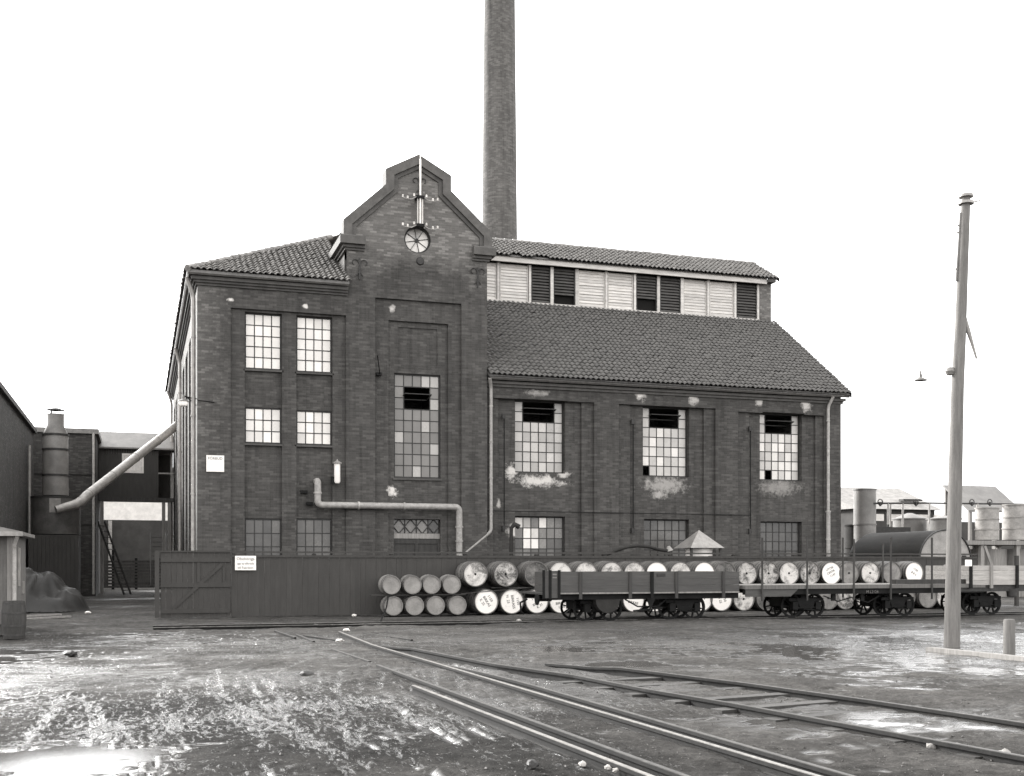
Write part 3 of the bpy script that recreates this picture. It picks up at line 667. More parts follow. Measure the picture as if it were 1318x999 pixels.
# ------------------------------------------------------------------ ground
def lat_noise(x, y, sc, seed):
    r = np.random.default_rng(seed); T = r.random((256, 256)); x, y = x*sc, y*sc
    xi, yi = np.floor(x).astype(int), np.floor(y).astype(int); fx, fy = x - xi, y - yi
    fx, fy = fx*fx*(3 - 2*fx), fy*fy*(3 - 2*fy); a = lambda i, j: T[(xi + i) % 256, (yi + j) % 256]
    return (a(0,0)*(1-fx)+a(1,0)*fx)*(1-fy) + (a(0,1)*(1-fx)+a(1,1)*fx)*fy - .5
def lines(*segs):
    o = []
    for a, b, st in segs: o += list(np.arange(a, b, st))
    return np.array(sorted(set(np.round(o, 4))))
gx = lines((-3000, -400, 650), (-400, -60, 60), (-60, -14, 3), (-14, -9, .25), (-9, 15, .065), (15, 24, .15), (24, 48, .5), (48, 120, 6), (120, 400, 60), (400, 3001, 650))
gy = lines((-900, -60, 120), (-60, -36, 3), (-36, -33, .2), (-33, -26, .05), (-26, -17, .09), (-17, -3, .16), (-3, 20, .6), (20, 80, 4), (80, 400, 60), (400, 4000, 600))
GX, GY = np.meshgrid(gx, gy, indexing='ij')
near = np.clip(1.2 - np.hypot(GX - 4, GY + 20)/40, 0, 1)
Z = .10*lat_noise(GX, GY, .16, 1) + .055*lat_noise(GX, GY, .5, 2) + .04*lat_noise(GX, GY, 1.6, 3) + .028*lat_noise(GX, GY, 4.5, 4) + .020*lat_noise(GX, GY, 10, 5)
RM = np.zeros_like(Z)
def carve(pts, wd, dep, ridge_=.5, wet=0.):
    global Z
    pts = np.array(pts); lo, hi = pts.min(0) - 4*wd, pts.max(0) + 4*wd
    ii = np.where((gx > lo[0]) & (gx < hi[0]))[0]; jj = np.where((gy > lo[1]) & (gy < hi[1]))[0]
    if len(ii) == 0 or len(jj) == 0: return
    s_ = np.s_[ii[0]:ii[-1]+1, jj[0]:jj[-1]+1]; X_, Y_ = GX[s_], GY[s_]; d = np.full(X_.shape, 9.)
    for p, q in zip(pts[:-1], pts[1:]):
        e = q - p; L = e @ e + 1e-9; t = np.clip(((X_ - p[0])*e[0] + (Y_ - p[1])*e[1])/L, 0, 1)
        d = np.minimum(d, np.hypot(X_ - p[0] - t*e[0], Y_ - p[1] - t*e[1]))
    k = d/wd; RM[s_] = np.maximum(RM[s_], wet*np.exp(-k*k)); Z[s_] += -dep*np.exp(-k*k*1.2) + dep*ridge_*np.exp(-(k - 1.7)**2*2.5)
def gpx(pts): return [tuple(atZ(a, b, 0)[:2]) for a, b in pts]
rr = random.Random(3)
for k in range(26):           # cart ruts turning in the mud
    x0 = 215 + k*17 + rr.uniform(-8, 8); j = lambda a: rr.uniform(-a, a)
    base = [(x0 + 215 + j(20), 992), (x0 + 120 + j(10), 950), (x0 + 45 + j(8), 912 + j(4)), (x0 + 8 + j(6), 888 + j(4)), (x0 + 10 + j(8), 866 + j(3)), (x0 + 70 + j(12), 850 + j(3)), (x0 + 190, 838)]
    a = rr.choice([0, 0, 1, 2]); b_ = rr.choice([4, 5, 6, 7]); P = gpx(base[a:b_])
    if len(P) > 2:
        Q = []
        for i in range(len(P) - 1):
            for t in (0, .25, .5, .75): Q.append((P[i][0]*(1-t) + P[i+1][0]*t + j(.03), P[i][1]*(1-t) + P[i+1][1]*t + j(.03)))
        carve(Q + [P[-1]], rr.uniform(.03, .05), rr.uniform(.005, .015), .8, rr.uniform(.2, .8))
for k in range(48):           # straight wheel tracks alongside the rails
    x0 = rr.uniform(-4.2, 2.6); y1_ = rr.uniform(-30, -23.5); L_ = rr.uniform(1.5, 6); dx = rr.uniform(-.05, .12); n_ = 9
    carve([(x0 - dx*L_*i/n_ + .05*math.sin(i*.9 + k) , y1_ + L_*i/n_ - 3) for i in range(n_ + 1)], rr.uniform(.035, .055), rr.uniform(.006, .018), .8, rr.uniform(.2, .8))
for k in range(10):           # long shallow wheel marks across the yard
    y0_ = 812 + k*4.2; carve(gpx([(-60, y0_ + 4), (180, y0_ + 1), (420, y0_ - 3), (700, y0_ - 6), (1100, y0_ - 2), (1320, y0_ + 6)]), .12, rr.uniform(.012, .03), .5, .6 if k < 6 else .2)
for k in range(8):
    y0_ = 858 + k*8; carve(gpx([(900 + 20*k, y0_ - 10), (1100, y0_ - 4), (1330, y0_ + 12)]), .09, rr.uniform(.01, .03))
RT = .045                      # rail top
RA = [gpx(p) for p in ([(532, 882), (828, 995)], [(486, 855.5), (873, 995)], [(437, 813), (480, 830), (560, 853), (1040, 995)], [(575, 850), (1083, 995)])]
def trace(px, z): return [Vector((*atZ(a, b, z)[:2], 0)) for a, b in px]
four = [trace(p, RT) for p in ([(532, 882), (828, 995)], [(486, 855.5), (873, 995)], [(437, 813), (480, 830), (560, 853), (1040, 995)], [(575, 850), (1083, 995)])]
two = [trace(p, RT + .03) for p in ([(470, 824), (530, 834), (592, 846), (640, 855), (740, 869), (834, 887), (940, 904.5), (1120, 937), (1310, 972)], [(703, 848), (800, 859.5), (960, 879), (1120, 901), (1310, 929)])]
for q in four + two:
    d = (q[-1] - q[-2]).normalized(); q.append(q[-1] + d*7)
for q in four + two: carve([(p.x, p.y) for p in q], .11, .03, .15)
for a, b in ((four[0], four[1]), (four[2], four[3])):
    n_ = min(a[0].y, b[0].y); i0 = a[0].lerp(b[0], .5) if abs(a[0].y - b[0].y) < 3 else (b[0] if b[0].y < a[0].y else a[0]); carve([(p.x, p.y) for p in (a[-1].lerp(b[-1], .5), i0)], .11, .09, 0)
for Y in (-9.3, -8.3): carve([(-2, Y), (60, Y)], .12, .03, .2)
Z *= np.clip(near*1.6, 0, 1)
# water lies in the hollows; wet mud around it
left = np.exp(-((GX + 6.8)/5)**2) * np.exp(-((GY + 19.5)/5)**2); right = np.exp(-((GX - 14)/7)**2)*np.exp(-((GY + 20.5)/5.5)**2)
corner = np.exp(-(((GX + 2.6)/1.0)**2 + ((GY + 28.9)/1.25)**2)); between = np.exp(-(((GX - 5.6)/1.9)**2 + ((GY + 29.6)/2.0)**2))
wetn = lat_noise(GX, GY, .3, 11) + .6*lat_noise(GX, GY, .9, 12) + .35*lat_noise(GX*.5, GY*1.6, 2.2, 13)
lvl = -.05 + .044*left + .04*right + .066*corner + .088*between
water = np.clip((lvl - Z)/.008, 0, 1)*np.clip(near*3, 0, 1)
Z = np.where(Z < lvl, lvl - .001*(lvl - Z), Z)
moist = np.clip(.15 + wetn*.9 + 1.0*left + .95*right + .9*corner + .7*between + RM*.35*(lat_noise(GX, GY, 1.1, 21) + .75), 0, 1.2)
churn = np.clip(1.25*np.exp(-(((GX - .1)/2.6)**2 + ((GY + 29.2)/2.3)**2)) + .9*np.exp(-(((GX + 1.2)/3.2)**2 + ((GY + 26)/2)**2)) + .8*lat_noise(GX, GY, .55, 41) + .5*lat_noise(GX, GY, 1.9, 42), 0, 1)
nxg, nyg = GX.shape; idx = np.arange(nxg*nyg).reshape(nxg, nyg)
quads = np.stack([idx[:-1, :-1], idx[1:, :-1], idx[1:, 1:], idx[:-1, 1:]], -1).reshape(-1, 4)
me = bpy.data.meshes.new('ground'); me.vertices.add(nxg*nyg); me.vertices.foreach_set('co', np.stack([GX, GY, Z], -1).astype(np.float32).ravel())
me.loops.add(quads.size); me.loops.foreach_set('vertex_index', quads.ravel().astype(np.int32))
me.polygons.add(len(quads)); me.polygons.foreach_set('loop_start', np.arange(0, quads.size, 4, dtype=np.int32)); me.polygons.foreach_set('use_smooth', np.ones(len(quads), bool))
me.update(calc_edges=True)
for nm, arr in (('water', water), ('moist', moist), ('rut', RM), ('churn', churn)):
    at = me.attributes.new(nm, 'FLOAT', 'POINT'); at.data.foreach_set('value', arr.astype(np.float32).ravel())
m, nt, b = newmat('muddy_ground', .8, .35); P = pos(nt)
wa = N(nt, 'Attribute', attribute_name='water').outputs['Fac']; mo = N(nt, 'Attribute', attribute_name='moist').outputs['Fac']
n1 = noise(nt, P, .7, 6, .65); n2 = noise(nt, P, 6, 6, .7); n3 = noise(nt, P, 30, 6, .8)
mp = N(nt, 'Mapping'); mp.inputs['Scale'].default_value = (.7, 2.2, 1); nt.links.new(P, mp.inputs[0]); n4 = noise(nt, mp.outputs[0], 2.2, 6, .7, .5)
f = mth(nt, 'ADD', mth(nt, 'ADD', mth(nt, 'MULTIPLY', n1, .3), mth(nt, 'MULTIPLY', n2, .35)), mth(nt, 'MULTIPLY', n3, .35))
dry = ramp(nt, f, [(.36, .022), (.5, .062), (.64, .14)])
chn = N(nt, 'Attribute', attribute_name='churn').outputs['Fac']
dry = mixc(nt, mth(nt, 'MULTIPLY', chn, .85), dry, mixc(nt, 1., dry, (.22, .22, .22, 1), 'MULTIPLY'))
mw = mth(nt, 'ADD', mo, mth(nt, 'MULTIPLY', mth(nt, 'SUBTRACT', n4, .5), 2.2)); mw = mth(nt, 'SUBTRACT', mw, mth(nt, 'MULTIPLY', chn, 1.0), clamp=True)
c = mixc(nt, mth(nt, 'MULTIPLY', mw, .7), dry, mixc(nt, 1., dry, (.5, .5, .5, 1), 'MULTIPLY'))
c = mixc(nt, wa, c, g(.05)); nt.links.new(c, b.inputs['Base Color'])
mq = N(nt, 'Mapping'); mq.inputs['Scale'].default_value = (2.6, .75, 1); mq.inputs['Rotation'].default_value = (0, 0, rad(-7)); nt.links.new(P, mq.inputs[0]); n5 = noise(nt, mq.outputs[0], 7, 7, .78, .4); at3 = N(nt, 'Attribute', attribute_name='rut').outputs['Fac']
fl = mth(nt, 'ADD', n5, mth(nt, 'ADD', mth(nt, 'MULTIPLY', mo, .16), mth(nt, 'ADD', mth(nt, 'MULTIPLY', at3, .13), mth(nt, 'MULTIPLY', chn, .04))))
fl = ramp(nt, fl, [(.645, (0, 0, 0, 1)), (.72, (1, 1, 1, 1))])
rg = mth(nt, 'SUBTRACT', .9, mth(nt, 'MULTIPLY', mth(nt, 'POWER', mw, 1.5), .66)); rg = mth(nt, 'ADD', mth(nt, 'MULTIPLY', rg, mth(nt, 'SUBTRACT', 1., wa)), mth(nt, 'MULTIPLY', wa, .06))
rg = mth(nt, 'MULTIPLY', rg, mth(nt, 'SUBTRACT', 1., mth(nt, 'MULTIPLY', fl, .72)))
nt.links.new(rg, b.inputs['Roughness'])
sp = mth(nt, 'ADD', .06, mth(nt, 'MAXIMUM', mth(nt, 'MAXIMUM', mth(nt, 'MULTIPLY', fl, .5), mth(nt, 'MULTIPLY', wa, .5)), mth(nt, 'MULTIPLY', mth(nt, 'POWER', mw, 2.), .34))); nt.links.new(sp, b.inputs['Specular IOR Level'])
hgt = mth(nt, 'MULTIPLY', mth(nt, 'ADD', mth(nt, 'MULTIPLY', n2, .9), mth(nt, 'MULTIPLY', n3, .5)), mth(nt, 'SUBTRACT', 1., mth(nt, 'MAXIMUM', mth(nt, 'MULTIPLY', wa, .96), mth(nt, 'MULTIPLY', mw, .55))))
bump(nt, b, hgt, 1.0, .06)
me.materials.append(m); G = link('ground', me, kind='structure')

# loose grit, cinders and trodden clods
M['clod'] = weathered('mud_clod', .07, .7, 9, .7, .3)
nC = 34000; r_ = np.random.default_rng(5)
cxs = r_.uniform(-9, 15, nC); cys = -33 + 20*r_.random(nC)**1.5
dens = .5 + lat_noise(cxs, cys, .45, 31) + .7*lat_noise(cxs, cys, 1.7, 32) + .9*np.exp(-(((cxs - .2)/2.6)**2 + ((cys + 29)/2.2)**2))
keep = r_.random(nC) < np.clip(dens, .05, 1); cxs, cys = cxs[keep], cys[keep]; nC = len(cxs)
ci = np.clip(np.searchsorted(gx, cxs), 1, len(gx) - 1); cj = np.clip(np.searchsorted(gy, cys), 1, len(gy) - 1); cz = Z[ci, cj]; okc = water[ci, cj] < .3
cxs, cys, cz = cxs[okc], cys[okc], cz[okc]; nC = len(cxs)
sz = np.clip(np.exp(r_.normal(-4.95, .4, nC)), .004, .02)
base = np.array([(1,0,0), (-.5,.87,0), (-.5,-.87,0), (0,0,1), (0,0,-1)], float); tri = np.array([(0,1,3), (1,2,3), (2,0,3), (1,0,4), (2,1,4), (0,2,4)])
an = r_.uniform(0, 6.28, nC); co = base[None]*sz[:, None, None]*r_.uniform(.55, 1.35, (nC, 5, 3))*np.array([1.3, 1, .75])
rx = co[..., 0]*np.cos(an)[:, None] - co[..., 1]*np.sin(an)[:, None]; ry = co[..., 0]*np.sin(an)[:, None] + co[..., 1]*np.cos(an)[:, None]
cv = np.stack([rx + cxs[:, None], ry + cys[:, None], co[..., 2] + cz[:, None] + sz[:, None]*.2], -1).reshape(-1, 3)
cf = (tri[None] + (np.arange(nC)*5)[:, None, None]).reshape(-1, 3)
me = bpy.data.meshes.new('loose_grit'); me.from_pydata(cv.tolist(), [], cf.tolist()); me.materials.append(M['clod'])
tag(link('loose_grit', me, kind='stuff'), 'loose grit and mud clods strewn over the yard ground', 'grit')

# ------------------------------------------------------------------ tracks
def rail(parent, pts, top, h=.13, wd=.056, name='rail', bright=True, sink=False):
    mb = MB(); mt = MB()
    pts = [Vector((p[0], p[1], 0)) for p in pts]
    if sink:
        d = pts[1] - pts[0]; L = d.length; pts = [pts[0] - Vector((0, 0, .075))] + [pts[0] + d*min(.9, k/L) - Vector((0, 0, .075*(1 - k/4.1)**1.6)) for k in (.6, 1.2, 1.8, 2.4, 3.2, 4) if k < L*.9] + pts[1:]
    for a, b in zip(pts[:-1], pts[1:]):
        for (w_, z0, z1) in ((.1, top - h, top - h + .025), (.02, top - h + .025, top - .035), (wd, top - .035, top - .003)):
            d = b - a; z = Vector((0, 0, (z0 + z1)/2)); mb.bar(a + z, b + z, w_, z1 - z0)
        z = Vector((0, 0, top)); mt.bar(a + z, b + z, wd*.82, .006)
    o = mb.build(name, M['railside'], parent)
    mt.build('rail_head', M['railtop'] if bright else M['raildull'], o); return o
sleeper_me = MB().box(-.86, .86, -.1, .1, -.1, .02).mesh('sleeper', M['darkwood'])
T1 = thing('railway_track', 'railway track under the wagons, running along the barrel stacks', 'railway track', (0, 0, 0))
for Y in (-9.3, -8.3): rail(T1, [(-1.5, Y, 0), (62, Y, 0)], .035, .1)
T2 = thing('railway_track', 'mixed-gauge track of four close rails running towards the bottom edge', 'railway track', (0, 0, 0))
for k, q in enumerate(four): rail(T2, q, RT, .2, bright=k in (0, 2), sink=(k == 3))
T3 = thing('railway_track', 'curving side track with bare sleepers crossing the wet mud at right', 'railway track', (0, 0, 0))
for k, q in enumerate(two): rail(T3, q, RT + .03, .2, .062, bright=False, sink=True)
for k in range(17):
    t = k*.85; a = atZ(880, 868, 0); dd = (two[1][-2] - two[1][2]); dd.z = 0; dd.normalize()
    c0 = Vector(two[1][1]).lerp(Vector(two[0][5]), .5) + dd*(t - .5)
    o = link('sleeper', sleeper_me, T3, (c0.x, c0.y, -.004 + random.uniform(-.015, .012))); o.rotation_euler.z = math.atan2(dd.y, dd.x) + math.pi/2 + random.uniform(-.05, .05)
T4 = thing('railway_track', 'short half-buried rail ends of an old siding near the fence', 'railway track', (0, 0, 0))
for px in ([(354, 811.5), (380, 820)], [(381, 816), (404, 825)], [(391, 817.5), (437, 824)], [(427, 835), (476, 851)], [(468, 814.5), (530, 823)], [(404, 803), (412, 805)]):
    q = trace(px, .012); rail(T4, q, .012, .08, .05, bright=False)

# ------------------------------------------------------------------ fence and gate
YF = -3.4; xf0, xf1 = xY(298, YF), xY(1258, YF); ZF = 1.99
FE = thing('board_fence', 'long tarred board fence in front of the factory, behind the barrels', 'fence', (xf0, YF, 0))
nb = int((xf1 - xf0)/.165)
bme = [MB().box(.001, bw_, -.012, .012, .02, ZF - .1).mesh('board', M['fencewood']) for bw_ in (.1635,)]
for k in range(nb):
    o = link('board', bme[0], FE, (k*.165, random.uniform(-.003, .003), random.uniform(-.01, .01))); o.rotation_euler.y = random.uniform(-.004, .004)
mb = MB(); mb.box(-.02, xf1 - xf0, -.05, .05, ZF - .03, ZF + .02); mb.build('cap_rail', M['fencewood'], FE)
mb = MB(); mb.box(-.01, xf1 - xf0, -.04, -.014, ZF - .17, ZF - .1); mb.build('top_rail', M['fencewood'], FE)
for k in range(13): mb = MB(); mb.box(k*2.45, k*2.45 + .12, .02, .14, 0, ZF - .05); mb.build('post', M['fencewood'], FE)
YGt = YF - .06; xg0, xg1 = xY(206.5, YGt), xY(298, YGt) - .03
GT = thing('yard_gate', 'closed plank gate leaf with diagonal brace at the left end of the fence', 'gate', (xg0, YGt, 0)); wg_ = xg1 - xg0
nb = 13; bwid = wg_/nb
gme = MB().box(.003, bwid - .003, -.012, .012, .03, ZF - .01).mesh('board', M['fencewood'])
for k in range(nb): link('board', gme, GT, (k*bwid, random.uniform(-.004, .004), random.uniform(-.008, .008)))
for z in (.14, .92, 1.68): mb = MB(); mb.box(0, wg_, -.05, -.018, z, z + .13); mb.build('ledge', M['fencewood'], GT)
mb = MB(); mb.bar((.35, -.033, .28), (wg_ - .25, -.033, 1.62), .1, .025, (0, 1, 0)); mb.build('brace', M['fencewood'], GT)
mb = MB(); mb.bar((wg_*.54, -.03, 1.06), (wg_*.54, -.03, 1.67), .09, .02, (0, 1, 0)); mb.build('stile', M['fencewood'], GT)
mb = MB(); mb.bar((wg_*.9, -.033, 1.0), (wg_*.9, -.033, 1.5), .07, .03, (0, 1, 0)); mb.build('latch_batten', M['fencewood'], GT)
mb = MB(); mb.box(-.04, wg_, -.05, .05, ZF - .02, ZF + .03); mb.build('cap_rail', M['fencewood'], GT)
mb = MB(); mb.box(-.16, -.03, -.06, .1, 0, ZF + .02); mb.build('gate_post', M['fencewood'], GT)

def text_mesh(s, size, mat, extr=.002, align='CENTER'):
    cu = bpy.data.curves.new('t', 'FONT'); cu.body = s; cu.size = size; cu.align_x = align; cu.extrude = extr; cu.resolution_u = 2
    o = bpy.data.objects.new('t', cu); COL.objects.link(o); dg = bpy.context.evaluated_depsgraph_get(); dg.update()
    me = bpy.data.meshes.new_from_object(o.evaluated_get(dg)); bpy.data.objects.remove(o); bpy.data.curves.remove(cu)
    me.materials.clear(); me.materials.append(mat); me.name = 'lettering'; return me
def board_sign(px0, py0, px1, py1, Y, rows, label, mat='white', rot=None):
    a, b = atY(px0, py1, Y), atY(px1, py0, Y); w_, h = b.x - a.x, b.z - a.z
    t = thing('sign_board', label, 'sign', (a.x, Y, a.z)); mb = MB(); mb.box(0, w_, -.012, .012, 0, h); mb.build('panel', M[mat], t)
    for s, size, u, v in rows:
        o = link('lettering', text_mesh(s, size, M['paint_grey']), t, (w_*u, -.0155, h*v)); o.rotation_euler.x = rad(90)
        if rot: o.rotation_euler.y = rot
    return t
M['enamel'] = weathered('white_enamel', .8, .06, 3, .35, .5)
board_sign(265.5, 586.5, 288.5, 607, -.03, [('FÖRBUD', .12, .5, .74)], 'small white notice sign high on the brick corner of the factory', 'enamel')
board_sign(302.5, 715.5, 329.5, 734, YF - .075, [('Obehöriga', .125, .5, .7), ('äga ej tillträde', .09, .5, .4), ('till Fabriken', .1, .5, .1)], 'white lettered warning sign on the fence beside the gate', 'enamel')

# ------------------------------------------------------------------ barrels
YB = -4.5
def barrel_meshes(rh, rb, L, hoops, stave):
    def rr_(t): return rh + (rb - rh)*(1 - (2*t - 1)**2)
    ts = [0, .06, .14, .25, .38, .5, .62, .75, .86, .94, 1]
    mb = MB(); mb.lathe([(rh - .03, .035), (rh - .025, 0), (rh, 0), (rh, 0)] + [(rr_(t), t*L) for t in ts[1:]] + [(rr_(1), L), (rh - .03, L), (rh - .03, L - .03), (.001, L - .03)], 30, ax='y')
    body = mb.mesh('barrel_body', stave)
    hd = MB(); n = 30; hd.face([((rh - .027)*math.cos(2*math.pi*k/n), .03, (rh - .027)*math.sin(2*math.pi*k/n)) for k in range(n)]); hd.lathe([(rh - .027, .03), (rh - .027, .05)], n, ax='y')
    head = hd.mesh('head', M['head_white'])
    hp = []
    for t in hoops:
        h = MB(); y = t*L; r1, r2 = rr_(max(0, t - .03)) + .005, rr_(min(1, t + .03)) + .005
        h.lathe([(r1 - .008, y - .025), (r1, y - .025), (r1, y - .025), (r2, y + .025), (r2, y + .025), (r2 - .008, y + .025)], 30, ax='y'); hp.append(h.mesh('hoop', M['hoop']))
    bg_ = MB(); bg_.lathe([(.001, .018), (.035, .018), (.04, .031)], 12, ax='y'); bung = bg_.mesh('bung', M['black'])
    return body, head, hp, bung
BIG = barrel_meshes(.405, .425, 1.05, (.03, .16, .33, .67, .84, .97), M['stavewood'])
SMALL = barrel_meshes(.295, .325, .72, (.04, .2, .8, .96), M['smallstave'])
ORD = ['first', 'second', 'third', 'fourth', 'fifth', 'sixth', 'seventh', 'eighth', 'ninth', 'tenth', 'eleventh', 'twelfth', 'thirteenth', 'fourteenth', 'fifteenth', 'sixteenth', 'seventeenth', 'eighteenth', 'nineteenth', 'twentieth', 'twenty-first', 'twenty-second']
def barrel(kit, px, z, hm, label, group, Y=YB, text=None, bung=False, cat='barrel', name='oil_barrel', yr=.03):
    x = xY(px, Y); t = thing(name, label, cat, (x, Y + random.uniform(-yr, yr), z), group)
    t.rotation_euler = (random.uniform(-.008, .008), 0, random.uniform(-.025, .025))
    ry = random.uniform(0, 6.28); q_ = random.uniform(.97, 1.0); t.scale = (q_, random.uniform(.96, 1.03), q_)
    b = link('barrel_body', kit[0], t); b.rotation_euler.y = ry
    h = link('head', kit[1], t); omat(h, M[hm])
    for q in kit[2]: link('hoop', q, t)
    if bung: k = link('bung', kit[3], t, (0, 0, 0))
    if text:
        rows, rot, size = text
        for s, u, v in rows:
            o = link('lettering', text_mesh(s, size, M['paint_black']), h)
            c, q = math.cos(rot), math.sin(rot)
            o.location = (u*c - v*q, .026, u*q + v*c); o.rotation_euler = (rad(90), -rot, 0)
    return t
names = {'head_white': 'bright white head', 'head_pale': 'pale worn head', 'head_mottled': 'patchy peeling head', 'head_dark': 'dark stained head', 'head_grey': 'dull grey head', 'head_keg': 'grey head'}
W_, P_, Q_, D_, G_ = 'head_white', 'head_pale', 'head_mottled', 'head_dark', 'head_grey'
top = [(612, P_, 1), (651, Q_, 1), (691, D_, 0), (722, P_, 0), (754.5, P_, 0), (788, P_, 0), (817, P_, 0), (846, W_, 0), (876, P_, 0), (907, W_, 0), (934, D_, 0), (962, Q_, 1), (989.5, Q_, 1), (1016, P_, 1), (1043, Q_, 1), (1071, W_, 0), (1094, G_, 1), (1120, P_, 1), (1148, G_, 0), (1177, W_, 0)]
txt = {15: ([('UTÖR', 0, .13), ('CIMTR', 0, 0), ('1147', .03, -.13)], rad(24), .115), 19: ([('1150', 0, .1), ('B R S', 0, -.06)], rad(-30), .11)}
for k, (px, hm, bg2) in enumerate(top):
    barrel(BIG, px, 1.30, hm, f'large barrel with {names[hm]}, {ORD[k]} from the left in the upper row', 'large barrels stacked in two rows', text=txt.get(k), bung=bool(bg2))
bot = [(626.5, W_), (659, W_), (691, W_), (722, W_), (753, W_), (784, W_), (815.5, W_), (843, W_), (873, W_), (904, W_), (929, W_), (958, P_), (987, D_), (1013, G_), (1040, G_), (1067, G_), (1089, Q_), (1115, P_), (1141, G_), (1167, G_), (1194, G_), (1218, P_)]
T0 = [('1150', -.02, .13), ('BIRKAS', 0, -.02), ('K 25', -.06, -.16)]
txb = {0: (T0, rad(-58), .125), 1: ([('1150', .03, .17), ('BIRKASS', .02, 0), ('N  25', -.1, -.16)], rad(-80), .125), 2: ([('1150', 0, .1), ('BIRKAS', 0, -.08), ('K 31', 0, -.22)], rad(35), .12), 3: ([('BIRKAS', 0, -.1), ('1150', 0, -.23)], rad(8), .12), 6: ([('BIRKAS', 0, -.12)], rad(-10), .12), 7: ([('1147', 0, -.1)], rad(10), .12), 9: ([('N 25', .05, -.06)], rad(40), .12), 10: ([('1150', 0, .08), ('N 25', 0, -.1)], rad(-75), .125)}
for k, (px, hm) in enumerate(bot):
    barrel(BIG, px, .425, hm, f'large barrel with {names[hm]}, {ORD[k]} from the left in the bottom row', 'large barrels stacked in two rows', text=txb.get(k), bung=hm not in (W_,) and k in (11, 15, 17))
for k, px in enumerate((504, 531, 556, 582)): barrel(SMALL, px, .975, 'head_keg', f'small grey keg, {ORD[k]} from the left on the upper row', 'small kegs left of the large barrels', cat='keg', name='keg')
for k, px in enumerate((507, 534, 561, 589)): barrel(SMALL, px, .325, 'head_keg', f'small grey keg, {ORD[k]} from the left on the bottom row', 'small kegs left of the large barrels', cat='keg', name='keg')
def plank(a, b, w_, h, label, mat='greywood', name='plank', group=None):
    a, b = Vector(a), Vector(b); c = (a + b)/2; mb = MB(); mb.bar(a - c, b - c, w_, h); o = mb.build(name, M[mat], None, c); return tag(o, label, 'plank', group)
xa, xb, xc, xd = xY(478, YB), xY(600, YB), xY(607, YB), xY(1228, YB)
plank((xa, YB + .12, .66), (xb, YB + .12, .655), .14, .02, 'thin plank in front between the two rows of kegs', 'fencewood')
plank((xa + .1, YB + .55, .66), (xb, YB + .55, .655), .14, .02, 'thin plank at the back between the two rows of kegs', 'fencewood')
plank((xb - .15, YB + .1, .68), (xc + 1.9, YB + .1, .862), .12, .02, 'tilted plank bridging from the kegs to the large barrels', 'fencewood')
plank((xc + .7, YB + .22, .863), (xd, YB + .22, .863), .14, .024, 'long front plank between the two rows of large barrels', 'darkwood')
plank((xc - .2, YB + .85, .863), (xd, YB + .85, .863), .14, .024, 'long rear plank between the two rows of large barrels', 'darkwood')
a, b = atZ(490, 800, .0), atY(500, 766, YB - .12); mb = MB(); mb.tube([a, a.lerp(b, .55) + Vector((.04, 0, -.03)), b], .022, 8); c = MB(); 
ST = mb.build('leaning_stick', M['black']); tag(ST, 'dark stick leaning against the first keg of the bottom row', 'stick')

# ------------------------------------------------------------------ wagons (narrow body, two bogies)
YWg0, YWg1 = -9.85, -7.75
def wheel_mesh(r=.34):
    mb = MB(); mb.lathe([(r - .05, -.03), (r + .02, -.03), (r + .02, -.03), (r + .02, -.015), (r, -.012), (r, .04), (r - .05, .04), (r - .05, -.03)], 28, ax='y')
    mb.lathe([(.001, -.05), (.07, -.05), (.07, -.05), (.07, .05)], 14, ax='y')
    for k in range(8): a = math.pi*k/4 + .3; mb.bar((.05*math.cos(a), 0, .05*math.sin(a)), ((r-.03)*math.cos(a), 0, (r-.03)*math.sin(a)), .035, .05, (0,1,0))
    return mb.mesh('wheel', M['black'])
WM = wheel_mesh()
def bogie(t, x, zf, wb=.78, heavy=True):
    for dx in (-wb/2, wb/2):
        for y in (-9.3, -8.3):
            o = link('wheel', WM, t, (x + dx, y, .375)); o.rotation_euler.y = random.uniform(0, 1)
        mb = MB(); mb.tube([(x + dx, -9.35, .375), (x + dx, -8.25, .375)], .045, 10); mb.build('axle', M['black'], t)
        mb = MB(); mb.box(x + dx - .09, x + dx + .09, -9.55, -9.38, .27, .5); mb.build('axle_box', M['black'], t)
    for y in (-9.47, -8.15):
        mb = MB(); mb.bar((x - wb*.75, y, .56), (x + wb*.75, y, .56), .07, .09); mb.bar((x - wb*.5, y, .33), (x + wb*.5, y, .24), .05, .05)
        mb.bar((x - .22, y, .52), (x - .12, y, .28), .05, .05); mb.bar((x + .22, y, .52), (x + .12, y, .28), .05, .05); mb.build('bogie_frame', M['black'], t)
        for k in range(4): mb = MB(); mb.bar((x - .3 + .06*k, y - .02, .33 + .035*k), (x + .3 - .06*k, y - .02, .33 + .035*k), .08, .025); mb.build('spring_leaf', M['black'], t)
    mb = MB(); mb.box(x - .13, x + .13, -9.4, -8.2, .5, zf); mb.build('bolster', M['black'], t)
    mb = MB(); mb.box(x - .62, x + .62, -9.15, -8.45, .34, .62); mb.build('dark_fill_box', M['black'], t)  # solid black box, and plate below, added to darken the underframe
    mb = MB(); mb.prism([(x - .34, -9.52, .6), (x + .34, -9.52, .6), (x + .2, -9.52, .3), (x - .2, -9.52, .3)], (0, .03, 0)); mb.build('dark_fill_plate', M['black'], t)
zt, zf, zu = zY(820, 736, YWg0), zY(820, 762, YWg0), zY(820, 771.5, YWg0)
X0, X1 = xY(721, YWg0), xY(951, YWg0)
W1 = thing('goods_wagon', 'low-sided dark goods wagon standing empty in front of the barrels', 'wagon', (X0, -8.8, 0)); ww = Vector((X0, -8.8, 0))
def wpart(name, mb, mat, t, o): return local(mb, o).build(name, M[mat], t)
L1 = X1 - X0; hb = (zt - zf)/3
